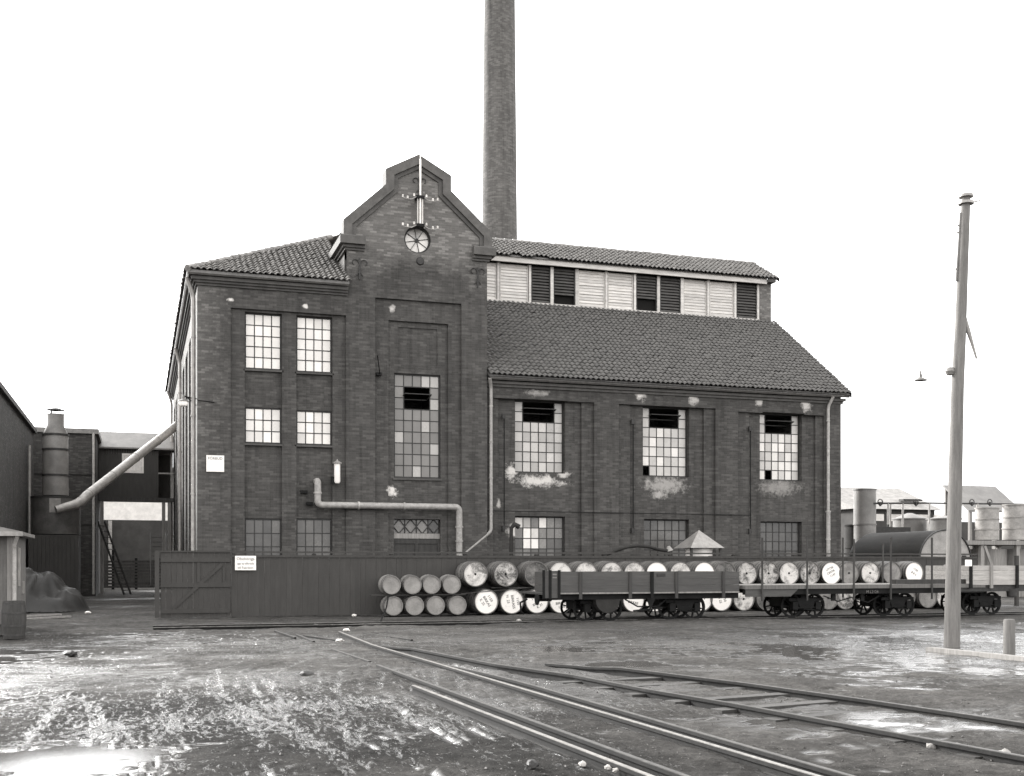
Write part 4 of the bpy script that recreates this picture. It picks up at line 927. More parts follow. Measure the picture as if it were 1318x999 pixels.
for s, y in (('n', YWg0), ('f', YWg1)):
    for k in range(3): mb = MB(); mb.box(X0, X1, y - .02, y + .02, zf + k*hb + .004, zf + (k+1)*hb - .004); o = wpart('side_board', mb, 'wagon', W1, ww)
for x in (X0 + .02, X1 - .02):
    for k in range(3): mb = MB(); mb.box(x - .02, x + .02, YWg0 + .021, YWg1 - .021, zf + k*hb + .004, zf + (k+1)*hb - .004); wpart('end_board', mb, 'wagon', W1, ww)
mb = MB(); mb.box(X0, X1, YWg0 + .03, YWg1 - .03, zf - .05, zf + .0); wpart('floor', mb, 'darkwood', W1, ww)
mb = MB(); mb.box(X0, X1, YWg0 - .03, YWg0 + .03, zf - .045, zf - .004); wpart('floor_edge', mb, 'greywood', W1, ww)
for y in (YWg0 + .12, YWg1 - .18): mb = MB(); mb.box(X0 - .35, X1 + .05, y, y + .06, zu, zf - .055); wpart('sole_bar', mb, 'black', W1, ww)
for px in (747.5, 811.5, 839.5, 871, 931.5):
    x = xY(px, YWg0 - .05); mb = MB(); mb.box(x - .045, x + .045, YWg0 - .06, YWg0 - .021, zu + .02, zt + .005); wpart('stanchion', mb, 'darkwood' if px != 839.5 else 'black', W1, ww)
x = xY(851, YWg0 - .03); mb = MB(); mb.box(x - .13, x + .13, YWg0 - .04, YWg0 - .021, zt - .13, zt - .05); wpart('number_plate', mb, 'iron', W1, ww)
# brake platform at the left end
xl = xY(699, YWg0); mb = MB(); mb.box(xl, X0 - .03, YWg0 + .0, YWg0 + .04, zY(710, 770, YWg0), zt + .03); wpart('platform_panel', mb, 'wagon', W1, ww)
mb = MB(); mb.box(xl, X0 - .03, YWg0 + .045, YWg1, zf - .06, zf - .01); wpart('platform_floor', mb, 'darkwood', W1, ww)
for px in (699.5, 708, 719.5): x = xY(px, YWg0); mb = MB(); mb.box(x - .035, x + .035, YWg0 - .03, YWg0 - .002, zY(710, 771, YWg0), zt + .05); wpart('platform_post', mb, 'black', W1, ww)
for k, py in enumerate((739.5, 743.5)): p = atY(714, py, YWg0 - .012); mb = MB(); mb.box(p.x - .06, p.x + .06, YWg0 - .012, YWg0 - .003, p.z - .02, p.z + .02); wpart('painted_mark', mb, 'tankgrey', W1, ww)
for y in (-9.4, -8.2):
    xb_ = xY(692, y); mb = MB(); mb.lathe([(.001, -.05), (.15, -.04), (.16, 0), (.05, .03), (.05, .4)], 16, (xb_, y, zf - .2), ax='x'); wpart('buffer', mb, 'black', W1, ww)
mb = MB(); mb.tube([(xl - .1, -8.8, zf - .2), (xl - .3, -8.8, zf - .3), (xl - .28, -8.8, zf - .55), (xl - .2, -8.8, zf - .62)], .03, 8); wpart('coupling_hook', mb, 'black', W1, ww)
W1x = [xY(769, -9.3), xY(877, -9.3)]
def bogie_rel(t, x, zf, o):
    before = set(COL.objects); bogie(t, x, zf)
    for ob in set(COL.objects) - before: ob.location = Vector(ob.location) - o
for x in W1x: bogie_rel(W1, x, zu + .05, ww)
# half-round tank slung under the floor
px0, px1 = xY(766, YWg0 + .1), xY(797, YWg0 + .1); r_ = (px1 - px0)/2; xc_ = (px0 + px1)/2; n = 16
mb = MB(); mb.prism([(xc_ + r_*math.cos(a), YWg0 + .05, zu + .0 + .72*r_*2*min(0, math.sin(a))*.72) for a in [math.pi + math.pi*k/n for k in range(n+1)]], (0, .5, 0)); wpart('slung_tank', mb, 'tankdark', W1, ww)
mb = MB()
for p, q in (((W1x[0] + .7, zu), (W1x[0] + 1.1, .42)), ((W1x[0] + 1.1, .42), (W1x[1] - .9, .42)), ((W1x[1] - .9, .42), (W1x[1] - .6, zu))): mb.bar((p[0], YWg0 + .25, p[1]), (q[0], YWg0 + .25, q[1]), .035, .035)
wpart('truss_rod', mb, 'black', W1, ww)
x = xY(838, YWg0 + .1); mb = MB(); mb.prism([(x - .12, YWg0 + .1, zu + .02), (x + .14, YWg0 + .1, zu + .02), (x - .02, YWg0 + .1, .33)], (0, .04, 0)); wpart('brake_hanger', mb, 'black', W1, ww)
mb = MB(); mb.bar((x - .5, YWg0 + .2, .3), (x + .4, YWg0 + .2, .38), .04, .05); wpart('brake_lever', mb, 'black', W1, ww)

# flat wagon with stakes
zd0, zd1 = zY(1100, 757.5, YWg0), zY(1100, 752.5, YWg0); FX0, FX1 = xY(958, YWg0), xY(1268, YWg0); zfu = zY(1100, 767, YWg0)
W2 = thing('flat_wagon', 'flat wagon with tall thin side stakes, coupled behind the low-sided wagon', 'wagon', (FX0, -8.8, 0)); w2 = Vector((FX0, -8.8, 0))
nbd = 34
dme = MB().box(0, (FX1 - FX0)/nbd - .008, YWg0 + 8.8, YWg1 + 8.8, zd0 + .01, zd1).mesh('deck_board', M['greywood'])
for k in range(nbd): link('deck_board', dme, W2, (k*(FX1 - FX0)/nbd, 0, random.uniform(-.004, .004)))
for y in (YWg0 + .05, YWg1 - .11): mb = MB(); mb.box(FX0, FX1, y, y + .06, zfu + .06, zd0 + .005); wpart('sole_bar', mb, 'black', W2, w2)
mb = MB(); mb.box(FX0, FX1, YWg0 - .012, YWg0 - .002, zd0, zd1 - .002); wpart('deck_edge', mb, 'hutwood', W2, w2)
xh = xY(1028, YWg0); mb = MB(); mb.prism([(FX0 + .05, YWg0 + .02, zd0 - .002), (xh, YWg0 + .02, zd0 - .002), (xh - .25, YWg0 + .02, zfu), (FX0 + .05, YWg0 + .02, zfu)], (0, .025, 0)); wpart('headstock_plate', mb, 'wagon', W2, w2)
for px, pt, far in ((981, 692, 0), (1039, 691, 0), (1085, 692, 1), (1099, 694, 0), (1136, 700, 1), (1146.5, 692, 0), (1199.5, 692, 0)):
    y = YWg1 + .03 if far else YWg0 - .035; p = atY(px, pt, y); mb = MB(); mb.bar((p.x, y, zfu - .12), (p.x + random.uniform(-.02, .03), y, p.z), .045, .04, (0, 1, 0)); wpart('stake', mb, 'darkwood', W2, w2)
p = atY(1123, 763.5, YWg0 + .04); o = link('lettering', text_mesh('M L2124', .12, M['tankgrey']), W2, Vector((p.x, YWg0 + .045, p.z)) - w2); o.rotation_euler.x = rad(90)
for px in (1033, 1150): bogie_rel(W2, xY(px, -9.3), zfu + .08, w2)
mb = MB(); xa_, xb_ = xY(1060, YWg0 + .2), xY(1128, YWg0 + .2); xm_ = (xa_ + xb_)/2
for p, q in (((xa_, zfu), (xa_ + .5, .5)), ((xa_ + .5, .5), (xb_ - .9, .62)), ((xb_ - .9, .62), (xb_ - .3, .46)), ((xb_ - .3, .46), (xb_ + .1, zfu))): mb.bar((p[0], YWg0 + .2, p[1]), (q[0], YWg0 + .2, q[1]), .03, .03)
wpart('truss_rod', mb, 'black', W2, w2)
for px in (1073, 1110): x = xY(px, YWg0 + .2); mb = MB(); mb.box(x - .06, x + .06, YWg0 + .18, YWg0 + .26, .52, zfu + .1); wpart('queen_post', mb, 'black', W2, w2)
# baulk lying on the flat wagon
a, b = atY(1152, 748, YWg0 + .25), atY(1250, 748, YWg0 + .25); mb = MB(); mb.box(a.x, b.x, YWg0 + .2, YWg0 + .5, zd1 + .003, zd1 + .14); o = mb.build('timber_baulk', M['darkwood']); tag(o, 'dark squared timber baulk lying on the flat wagon deck', 'timber')
# wagon with pale plank sides at right edge
HX0, HX1 = xY(1249, YWg0), xY(1360, YWg0); z0_, z1_ = zY(1280, 753, YWg0), zY(1280, 728, YWg0)
W3 = thing('goods_wagon', 'pale plank-sided wagon loaded with rubble at the right edge', 'wagon', (HX0, -8.8, 0)); w3 = Vector((HX0, -8.8, 0)); hb = (z1_ - z0_)/4
for y in (YWg0, YWg1):
    for k in range(4): mb = MB(); mb.box(HX0, HX1, y - .02, y + .02, z0_ + k*hb + .005, z0_ + (k+1)*hb - .003); wpart('side_board', mb, 'palewood', W3, w3)
for k in range(4): mb = MB(); mb.box(HX0 - .0, HX0 + .04, YWg0 + .021, YWg1 - .021, z0_ + k*hb + .005, z0_ + (k+1)*hb - .003); wpart('end_board', mb, 'palewood', W3, w3)
for px in (1249.5, 1276, 1309): x = xY(px, YWg0 - .04); mb = MB(); mb.box(x - .05, x + .05, YWg0 - .07, YWg0 - .021, z0_ - .1, z1_ + .01); wpart('stanchion', mb, 'greywood' if px == 1276 else 'black', W3, w3)
for y in (YWg0 + .03, YWg1 - .1): mb = MB(); mb.box(HX0 - .5, HX1, y, y + .07, z0_ - .2, z0_); wpart('sole_bar', mb, 'iron', W3, w3)
bogie_rel(W3, xY(1263, -9.3), z0_ - .1, w3)
mb = MB(); mb.lathe([(.001, -.25), (.14, -.22), (.17, 0), (.17, .02), (.001, .02)], 14, (xY(1305, YWg0), YWg0 + .1, z0_ - .15), ax='z'); wpart('brake_drum', mb, 'iron', W3, w3)
rv = random.Random(5)
mb = MB(); nX, nY = 40, 14
for i in range(nX):
    for j in range(nY): pass
hz = [[z1_ - .12 + .14*math.sin(math.pi*min(1, i/6))*math.sin(math.pi*j/nY) + rv.uniform(-.06, .06) for j in range(nY+1)] for i in range(nX+1)]
for i in range(nX):
    for j in range(nY):
        P4 = [(HX0 + .05 + (HX1-HX0-.1)*a/nX, YWg0 + .03 + (YWg1-YWg0-.06)*b/nY, hz[a][b]) for a, b in ((i, j), (i+1, j), (i+1, j+1), (i, j+1))]; mb.face(P4)
o = mb.build('rubble_load', M['greywood'], kind='stuff'); tag(o, 'heap of rough rubble filling the pale wagon at right', 'rubble')
p = atY(1246.5, 728, YWg0 - .1); t = thing('placard', 'small white card stuck on the end of the pale wagon', 'sign', p); mb = MB(); mb.box(-.12, .12, -.01, .01, -.02, .18); mb.build('panel', M['enamel'], t)
# ------------------------------------------------------------------ things on the factory wall
p = atY(541, 290, -.3); MA = thing('insulator_mast', 'pale wire mast with bracketed porcelain insulators above the round window', 'mast', p)
zt_ = zY(541, 205, -.3) - p.z; zt2 = zY(541, 95, -.3) - p.z
mb = MB(); mb.tube([(0, 0, -.05), (0, 0, zt_), (0, 0, zt_ + .02), (0, 0, zt2)], [.035, .035, .014, .008], 8); mb.build('pole', M['white'], MA)
for dx in (-.085, .085): mb = MB(); mb.tube([(dx, .02, 0), (dx, .02, .98)], .022, 8); mb.build('tube_stay', M['white'], MA)
for z in (0, .98):
    mb = MB(); mb.box(-.14, .14, -.05, .28, z - .05, z + .05); mb.build('clamp', M['black'], MA)
    for s in (-1, 1):
        mb = MB(); mb.tube([(s*.1, 0, z + .02), (s*.3, 0, z - .1), (s*.45, 0, z - .11), (s*.62, 0, z - .08)], .02, 7); ar = mb.build('bracket_arm', M['zincpale'], MA)
        for x_, zz in ((.22, 0.03), (.45, -.07), (.62, -.04)):
            k = MB(); k.lathe([(.001, .08), (.025, .07), (.038, .03), (.028, .02), (.042, -.02), (.001, -.04)], 10, (s*x_, 0, z + zz)); k.build('insulator', M['white'], ar)
p = atY(249, 515, .0); WLm = thing('wall_lamp', 'bracket lamp with white glass globe at the factory corner', 'lamp', (0, .4, p.z))
q = atY(236, 520, -.35); mb = MB(); mb.tube([(-.02, 0, .1), (-.35, -.2, .12), (q.x, -.75, .08)], .025, 8); mb.tube([(-.02, 0, -.12), (-.3, -.2, .08)], .018, 6); mb.tube([(.0, -.41, .0), (.55, -.41, -.05)], .015, 6); mb.build('bracket', M['black'], WLm)
mb = MB(); mb.lathe([(.001, .12), (.04, .12), (.05, -.02), (.16, -.08), (.17, -.11), (.001, -.11)], 16, (q.x, -.75, 0)); mb.build('lamp_hood', M['tankgrey'], WLm)
mb = MB(); mb.lathe([(.14, -.11), (.15, -.17), (.11, -.25), (.001, -.29)], 16, (q.x, -.75, 0)); mb.build('globe', M['enamel'], WLm)
p = atY(434, 622, -.12); TL_ = thing('tube_lantern', 'upright white glass tube with conical cap fixed to the wall', 'lantern', (p.x, -.12, p.z)); h = zY(434, 592, -.12) - p.z
mb = MB(); mb.lathe([(.001, -.02), (.08, .0), (.105, .06), (.105, h - .12), (.001, h - .12)], 18); mb.build('glass_tube', M['enamel'], TL_)
mb = MB(); mb.lathe([(.001, h + .03), (.04, h - .03), (.16, h - .1), (.16, h - .13), (.001, h - .13)], 18); mb.build('cap', M['zinc'], TL_)
mb = MB(); mb.box(-.2, -.08, -.02, .12, -.02, .22); mb.build('fixing_bracket', M['black'], TL_)
# little pyramid-roofed housing and bent hose behind the fence
YK = -2.0; a, b, c = atY(872, 705, YK), atY(929, 707, YK), atY(900, 682, YK); xm = (a.x + b.x)/2; hw = (b.x - a.x)/2*.9
KI = thing('pump_housing', 'small white housing with pyramid sheet roof peeking over the fence', 'housing', (xY(899.5, YK + hw), YK + hw, 0)); hw *= .86; zb = a.z
mb = MB(); ap = (0, 0, c.z + .02); cs = [(-hw, -hw, zb), (hw, -hw, zb), (hw, hw, zb), (-hw, hw, zb)]
for k in range(4): mb.face([cs[k], cs[(k+1)%4], ap])
mb.face(cs); mb.build('pyramid_roof', M['zinc'], KI)
mb = MB(); mb.lathe([(hw*.72, 0), (hw*.72, zb - .01)], 20); mb.build('drum', M['white'], KI)
for s in (-1, 1): mb = MB(); mb.box(s*hw*.85 - .04, s*hw*.85 + .04, -hw*.86, -hw*.86 + .08, 0, zb); mb.build('corner_post', M['darkwood'], KI)
pts = [atY(x, y, -2.6) for x, y in ((775, 716), (790, 710), (805, 704.5), (820, 702.5), (836, 704), (850, 708), (862, 709))]; mb = MB(); mb.tube(pts, .06, 10); HO = thing('bent_hose', 'dark curved hose arching just above the fence top', 'hose', (pts[0].x, -2.6, 0)); local(mb, HO.location); mb.build('hose', M['tankdark'], HO)
mb = MB(); e = pts[-1] - Vector(HO.location); mb.tube([e, e + Vector((-.05, 0, .16))], [.13, .05], 10); mb.build('funnel', M['tankpale'], HO)
mb = MB(); p = atY(658, 700, -.2); mb.tube([(0, 0, 0), (0, 0, 2.9), (.12, 0, 3.05), (.3, 0, 2.95)], [.07, .07, .09, .1], 10); o = mb.build('vent_pipe', M['tankdark'], None, (p.x, -.2, 0)); tag(o, 'short bent vent pipe standing by the lower wing window', 'pipe')

# ------------------------------------------------------------------ utility pole, lamp, bollard
pb = atZ(1225, 832, 0); pt = Vector((0, 0, 0)); dep = (pb - CAM).dot(F)
def pix(px, py): return CAM + ray(px, py)*dep
UP = thing('utility_pole', 'tall leaning wooden utility pole beside the wet track at right', 'pole', (pb.x, pb.y, 0)); ub = Vector((pb.x, pb.y, 0))
mb = MB(); pts = [pix(1225, 836), pix(1226.5, 760), pix(1228, 680), pix(1230, 600), pix(1232.5, 500), pix(1236, 430), pix(1240, 330), pix(1243.5, 252)]
mb.tube(pts, [.155, .146, .138, .13, .12, .11, .097, .085], 16); local(mb, ub); mb.build('shaft', M['polewood'], UP)
mb = MB(); mb.bar(pix(1218.5, 834), pix(1219.5, 752), .07, .05, R); local(mb, ub); mb.build('splice_plank', M['polewood'], UP)
for py, r_ in ((254, .14), (263, .15)): c = pix(1243.3, py); mb = MB(); mb.tube([c, c + Vector((0, 0, .05))], r_, 14); local(mb, ub); mb.build('pole_band', M['zinc'], UP)
mb = MB(); mb.tube([pix(1236.5, 274), pix(1234, 320), pix(1231, 362)], .025, 8); local(mb, ub); mb.build('cable_conduit', M['tankgrey'], UP)
for a in ((1232, 290), (1231.5, 299), (1247, 310), (1229, 346)): mb = MB(); c = pix(*a); mb.tube([c, pix(a[0] + (6 if a[0] < 1240 else -6), a[1] + 1)], .018, 6); local(mb, ub); mb.build('insulator_pin', M['zinc'], UP)
mb = MB(); mb.tube([pix(1245, 262), pix(1262, 258)], .014, 6); local(mb, ub); mb.build('wire_stub', M['zinc'], UP)
c = pix(1223, 478); mb = MB(); mb.lathe([(.001, -.09), (.07, -.07), (.1, 0), (.07, .07), (.001, .09)], 12, c); local(mb, ub); mb.build('junction_knob', M['tankgrey'], UP)
mb = MB(); mb.tube([pix(1237, 396), pix(1246, 425), pix(1257, 462)], [.05, .045, .02], 8); local(mb, ub); mb.build('stay_spar', M['tankpale'], UP)
LP = thing('hanging_lamp', 'small hooded street lamp hanging left of the utility pole', 'lamp', pix(1185, 490)); lo = Vector(LP.location)
mb = MB(); mb.lathe([(.001, .13), (.03, .12), (.03, .07), (.06, .05), (.12, .02), (.13, 0), (.001, .0)], 16); mb.build('hood', M['tankgrey'], LP)
mb = MB(); mb.tube([(0, 0, .12), (0, 0, .19)], .02, 8); mb.build('hanger', M['tankgrey'], LP)
mb = MB(); mb.tube([(0, 0, .18), pix(1204, 470) - lo, pix(1222, 476) - lo], .006, 6); mb.build('bracket_wire', M['tankpale'], LP)
sb = atZ(1299, 843, 0); mb = MB(); hh = 46*((sb - CAM).dot(F))/FPX
mb.tube([(0, 0, -.1), (0, 0, hh*.95), (0, 0, hh)], [.105, .1, .085], 14); o = mb.build('timber_bollard', M['polewood'], None, (sb.x, sb.y, 0)); tag(o, 'short round timber post near the utility pole, at the right edge', 'bollard')
a, b = atZ(1196, 837, 0), atZ(1330, 851, 0); mb = MB(); mb.bar(a, b, .16, .12); o = mb.build('edging_timber', M['greywood']); tag(o, 'low weathered timber edging on the ground before the utility pole', 'timber')

# ------------------------------------------------------------------ left yard
LW = thing('boiler_house', 'sooty windowless brick building at the left edge of the yard', 'building', (-12, 8, 0))
mb = MB(); mb.box(-6, 5.35, -3.5, 12.3, 0, 7.9); mb.build('wall', M['brick_plain'], LW)
mb = MB(); mb.box(-6.1, 5.5, -3.6, 12.4, 7.905, 8.1); mb.build('parapet', M['cornice'], LW)
FBd = thing('yard_building', 'plain brick building closing the back of the left yard', 'building', (-8, 28, 0))
mb = MB(); mb.box(-8, 4.1, -6, 8, 0, 8.15); mb.build('wall', M['brick_plain'], FBd)
mb = MB(); mb.box(-8.1, 4.25, -6.15, 8.1, 8.155, 8.4); mb.build('eaves', M['gutter'], FBd)
mb = MB(); mb.tube([(4.0, -6.1, 8.2), (4.0, -6.1, 6.5), (4.0, -6.1, .1)], .06, 10); mb.build('downpipe', M['zincpale'], FBd)
for z in (6.1, 3.6): mb = MB(); mb.box(-8, 4.12, -6.05, -6.001, z, z + .1); mb.build('string_course', M['brick_plain'], FBd)
# gangway bridging the passage
BRx0, BRx1, BRy = -3.88, -.02, 26
BR = thing('covered_gangway', 'timber gangway with a pale-paned window bridging the passage beside the factory', 'gangway', (BRx0, BRy, 5.2)); bo = Vector((BRx0, BRy, 5.2)); zb_, zt_ = zY(150, 640, BRy), zY(150, 576, BRy)
wx0, wx1, wz0, wz1 = xY(157, BRy), xY(185, BRy), zY(170, 609, BRy), zY(170, 584, BRy); ox0 = xY(204, BRy)
nbd = 24; bw_ = (ox0 - BRx0)/nbd
for k in range(nbd):
    xa_, xb_ = BRx0 + k*bw_, BRx0 + (k+1)*bw_
    for z0, z1 in (((zb_, zt_),) if xb_ < wx0 + .02 or xa_ > wx1 - .02 else ((zb_, wz0), (wz1, zt_))): mb = MB(); mb.box(xa_ + .004, xb_ - .004, BRy - .015, BRy + .015, z0, z1); local(mb, bo); mb.build('board', M['fencewood'], BR)
mb = MB(); mb.box(BRx0, BRx1, BRy - .06, BRy + .2, zb_ - .22, zb_ - .004); local(mb, bo); mb.build('floor_beam', M['darkwood'], BR)
mb = MB(); mb.box(BRx0, BRx1, BRy + .2, BRy + 3, zb_ - .1, zb_); local(mb, bo); mb.build('floor', M['darkwood'], BR)
mb = MB(); mb.box(BRx0, BRx1, BRy + 3, BRy + 3.06, zb_, zt_); local(mb, bo); mb.build('back_wall', M['fencewood'], BR)
mb = MB(); zr = zY(150, 556, BRy + 1.5); mb.prism([(BRx0, BRy - .25, zt_), (BRx0, BRy + 1.5, zr), (BRx0, BRy + 3.3, zt_), (BRx0, BRy + 3.3, zt_ - .08), (BRx0, BRy - .25, zt_ - .08)], (BRx1 - BRx0, 0, 0)); local(mb, bo); mb.build('roof', M['tankgrey'], BR)
W_o = window(wx0, wx1, wz0, wz1, BRy - .01, 3, 3, ['glass_white', 'glass_white', 'glass_light'], BR, sill=False, fr=.12); W_o.location = Vector(W_o.location) - bo; W_o.material_slots[0].link = 'OBJECT'; W_o.material_slots[0].material = M['white']
mb = MB(); mb.bar((ox0, BRy, zb_ + (zt_-zb_)*.5), (BRx1, BRy, zb_ + (zt_-zb_)*.5), .05, .08); local(mb, bo); mb.build('hatch_rail', M['greywood'], BR)
for x in (-3.72, -.55, -.25): mb = MB(); mb.box(x - .09, x + .09, BRy - .02, BRy + .16, 0, zb_ - .225); local(mb, bo); mb.build('post', M['greywood'], BR)
# beyond the passage
WBd = thing('far_white_building', 'bright whitewashed building seen through the passage', 'building', (-3, 62, 0))
mb = MB(); mb.box(-9, 6, 0, 8, 0, 9.5); mb.build('wall', M['white'], WBd)
for k in range(5): mb = MB(); mb.box(-6 + 2.4*k, -4 + 2.4*k, -.04, -.001, 3.9, 5.0); mb.build('window_panel', M['tankpale'], WBd)
mb = MB(); mb.box(-9.2, 6.2, -.3, 8.3, 9.505, 9.8); mb.build('roof', M['zinc'], WBd)
mb = MB(); mb.box(-14, .4, 44, 44.3, 0, 4.65); o = mb.build('yard_wall', M['sootwall'], None); tag(o, 'tall grey wall across the far end of the passage', 'wall')
mb = MB(); mb.tube([(-3.7, 43.8, 0), (-3.7, 43.8, 4.6)], .12, 10); o = mb.build('standpipe', M['zincpale'], None); tag(o, 'pale upright pipe in front of the far passage wall', 'pipe')
PF = thing('plank_barrier', 'low dark slatted barrier across the passage', 'fence', (-3.6, 38, 0))
for k in range(9): mb = MB(); mb.box(-3, 3.2, -.02, .02, .1 + k*.2, .24 + k*.2); mb.build('slat', M['darkwood'], PF)
for x in (-2.9, -1.2, .2, 1.6, 3.1): mb = MB(); mb.box(x - .08, x + .08, .021, .16, 0, 2.5 if x == .2 else 2.0); mb.build('post', M['black'], PF)
LD = thing('leaning_ladder', 'wooden ladder leaning at the left side of the passage', 'ladder', (-3.4, 25, 0))
a, b = Vector((1.0, -.4, 0)), Vector((-.35, .7, 3.9)); sd = Vector((.28, .28, 0))
for s in (-1, 1): mb = MB(); mb.bar(a + sd*s*.6, b + sd*s*.6, .06, .09); mb.build('rail', M['darkwood'], LD)
for k in range(12): c = a.lerp(b, (k + .7)/12.5); mb = MB(); mb.tube([c - sd*.6, c + sd*.6], .02, 6); mb.build('rung', M['darkwood'], LD)
SR = thing('timber_stair', 'steep timber stair at the right side of the passage', 'stair', (-1.1, 36, 0))
for k in range(11): mb = MB(); mb.box(0, .9, k*.16, k*.16 + .2, .3 + k*.3, .35 + k*.3); mb.build('tread', M['darkwood'], SR)
for x in (-.03, .93): mb = MB(); mb.bar((x, 0, .2), (x, 1.85, 3.6), .05, .2); mb.build('stringer', M['darkwood'], SR)
# dust cyclone: drum, stack and housing
CY_ = thing('dust_collector', 'sheet-metal drum with capped stack on a boarded base in the left yard', 'dust collector', (-5.45, 16.9, 0))
k_ = (Vector((-5.45, 16.9, 0)) - CAM).dot(F)/FPX; zz = lambda py: 1.62 + (HY - py)*k_
mb = MB(); mb.lathe([(16*k_, zz(638)), (15.5*k_, zz(600)), (15.5*k_, zz(560)), (10.5*k_, zz(548)), (10.5*k_, zz(533)), (.001, zz(533))], 28); mb.build('stack', M['tankgrey'], CY_)
for py in (560, 579, 612): mb = MB(); mb.lathe([(15.4*k_, zz(py)-.04), (16.6*k_, zz(py)-.04), (16.6*k_, zz(py)+.04), (15.4*k_, zz(py)+.04)], 28); mb.build('band', M['iron'], CY_)
mb = MB(); mb.lathe([(.001, zz(524)), (12*k_, zz(528)), (.001, zz(530))], 24); mb.build('cap', M['iron'], CY_)
for a in (0, 2.1, 4.2): mb = MB(); mb.tube([(10*k_*math.cos(a), 10*k_*math.sin(a), zz(535)), (10*k_*math.cos(a), 10*k_*math.sin(a), zz(528))], .02, 6); mb.build('cap_strut', M['iron'], CY_)
mb = MB(); mb.lathe([(.001, zz(639)), (30*k_, zz(640)), (30*k_, zz(688)), (.001, zz(688))], 32); dr = mb.build('drum', M['drumgrey'], CY_); mb = MB(); mb.prism([(30.3*k_*math.cos(a), 30.3*k_*math.sin(a), zz(661)) for a in (-1.75, -1.6, -1.45, -1.3)] + [(30.3*k_*math.cos(a), 30.3*k_*math.sin(a), zz(643)) for a in (-1.3, -1.45, -1.6, -1.75)], (.0, -.012, 0)); mb.build('inlet_plate', M['tankpale'], dr)
mb = MB(); mb.lathe([(30*k_, zz(640)), (30.8*k_, zz(640)), (30.8*k_, zz(642)), (30*k_, zz(642))], 32); mb.build('rim', M['iron'], dr)
hwid = 29*k_
nbd = 12
for k in range(nbd): mb = MB(); mb.box(-hwid + k*2*hwid/nbd + .005, -hwid + (k+1)*2*hwid/nbd - .005, -hwid, -hwid + .04, 0, zz(689)); mb.build('base_board', M['fencewood'], CY_)
mb = MB(); mb.box(-hwid, hwid, -hwid + .05, hwid, 0, zz(689) - .01); mb.build('base_frame', M['fencewood'], CY_)
mb = MB(); mb.tube([(-hwid - .05, -.3, 0), (-hwid - .05, -.3, zz(575))], .07, 8); mb.build('drain_pipe', M['zinc'], CY_)
DP = thing('conveying_duct', 'long slanting sheet-metal duct from the drum up to the factory wall', 'duct', (-4.6, 15.6, 0)); do = Vector((-4.6, 15.6, 0))
pA = atY(72, 656, 15.35); pB = atY(98, 649, 15.6); pC = atY(112, 638, 16.0); pD = atX(223, 547, .05); pD = Vector((.1, 24.0, zY(223, 547, 24.0)))
pts = [pA, pB, pB.lerp(pC, .5) + Vector((0, 0, -.05)), pC, pC.lerp(pD, .33), pC.lerp(pD, .66), pD]
mb = MB(); mb.tube(pts, [.17, .21, .22, .22, .22, .22, .22], 16); local(mb, do); du = mb.build('duct', M['zinc'], DP)
for a in (.02, .25, .5, .75): c = pC.lerp(pD, a); d = (pD - pC).normalized(); mb = MB(); mb.tube([c - d*.03, c + d*.03], .235, 16); local(mb, do); mb.build('collar', M['zinc'], du)
# weigh hut
HU = thing('yard_hut', 'small pale timber hut with downpipe at the left edge', 'hut', (-4.54, -10.9, 0)); H_ = 2.25
for k in range(14): mb = MB(); mb.box(-.03, 0, k*.2 + .004, k*.2 + .196, .25, H_); mb.build('side_board', M['hutwood'], HU)
for k in range(5):
    x = -2.4 + k*.46
    if k in (3,):
        mb = MB(); mb.box(x + .004, x + .456, 0, .03, .25, 1.05); mb.build('front_board', M['darkwood'], HU); mb = MB(); mb.box(x + .004, x + .456, 0, .03, 1.75, H_); mb.build('front_board', M['hutwood'], HU)
    else: mb = MB(); mb.box(x + .004, x + .456, 0, .03, .25, H_); mb.build('front_board', M['hutwood'] if k > 3 else M['darkwood'], HU)
W_o = window(-.99, -.6, 1.08, 1.72, .02, 2, 2, ['glass_white'], HU, sill=False)
mb = MB(); mb.box(-.14, 0, -.025, -.001, .25, H_); mb.build('corner_board', M['greywood'], HU)
mb = MB(); mb.box(-2.4, 0, .05, 2.75, 0, .25); mb.build('plinth', M['sootwall'], HU)
mb = MB(); mb.box(-2.4, -.04, .04, 2.74, .26, H_ - .01); mb.build('inner_wall', M['darkwood'], HU)
mb = MB(); mb.prism([(-2.6, -.35, H_ + .02), (.2, -.35, H_ + .02), (.2, -.35, H_ + .1), (-1.2, -.35, H_ + .42), (-2.6, -.35, H_ + .1)], (0, 3.4, 0)); mb.build('roof', M['tankgrey'], HU)
mb = MB(); mb.box(-2.6, .22, -.38, -.352, H_ - .0, H_ + .1); mb.build('fascia', M['tankpale'], HU)
mb = MB(); mb.tube([(.1, -.3, H_), (.02, -.12, H_ - .2), (.02, -.1, H_ - .4), (.02, -.1, .3)], .045, 10); mb.build('downpipe', M['zincpale'], HU)
for y, z0, z1 in ((.9, 1.1, 2.0), (1.9, .9, 1.2)): mb = MB(); mb.box(.001, .03, y, y + .3, z0, z1); mb.build('shutter', M['zinc'], HU)
t = thing('water_butt', 'dark upright barrel standing at the corner of the hut', 'barrel', (-4.42, -12.15, 0))
mb = MB(); mb.lathe([(.001, .02), (.21, 0), (.21, 0), (.245, .25), (.255, .42), (.245, .6), (.22, .82), (.2, .82), (.2, .7), (.001, .7)], 24); mb.build('barrel_body', M['darkwood'], t)
for z, r_ in ((.08, .228), (.28, .254), (.56, .254), (.76, .23)): mb = MB(); mb.lathe([(r_-.01, z-.02), (r_, z-.02), (r_, z+.02), (r_-.01, z+.02)], 24); mb.build('hoop', M['iron'], t)
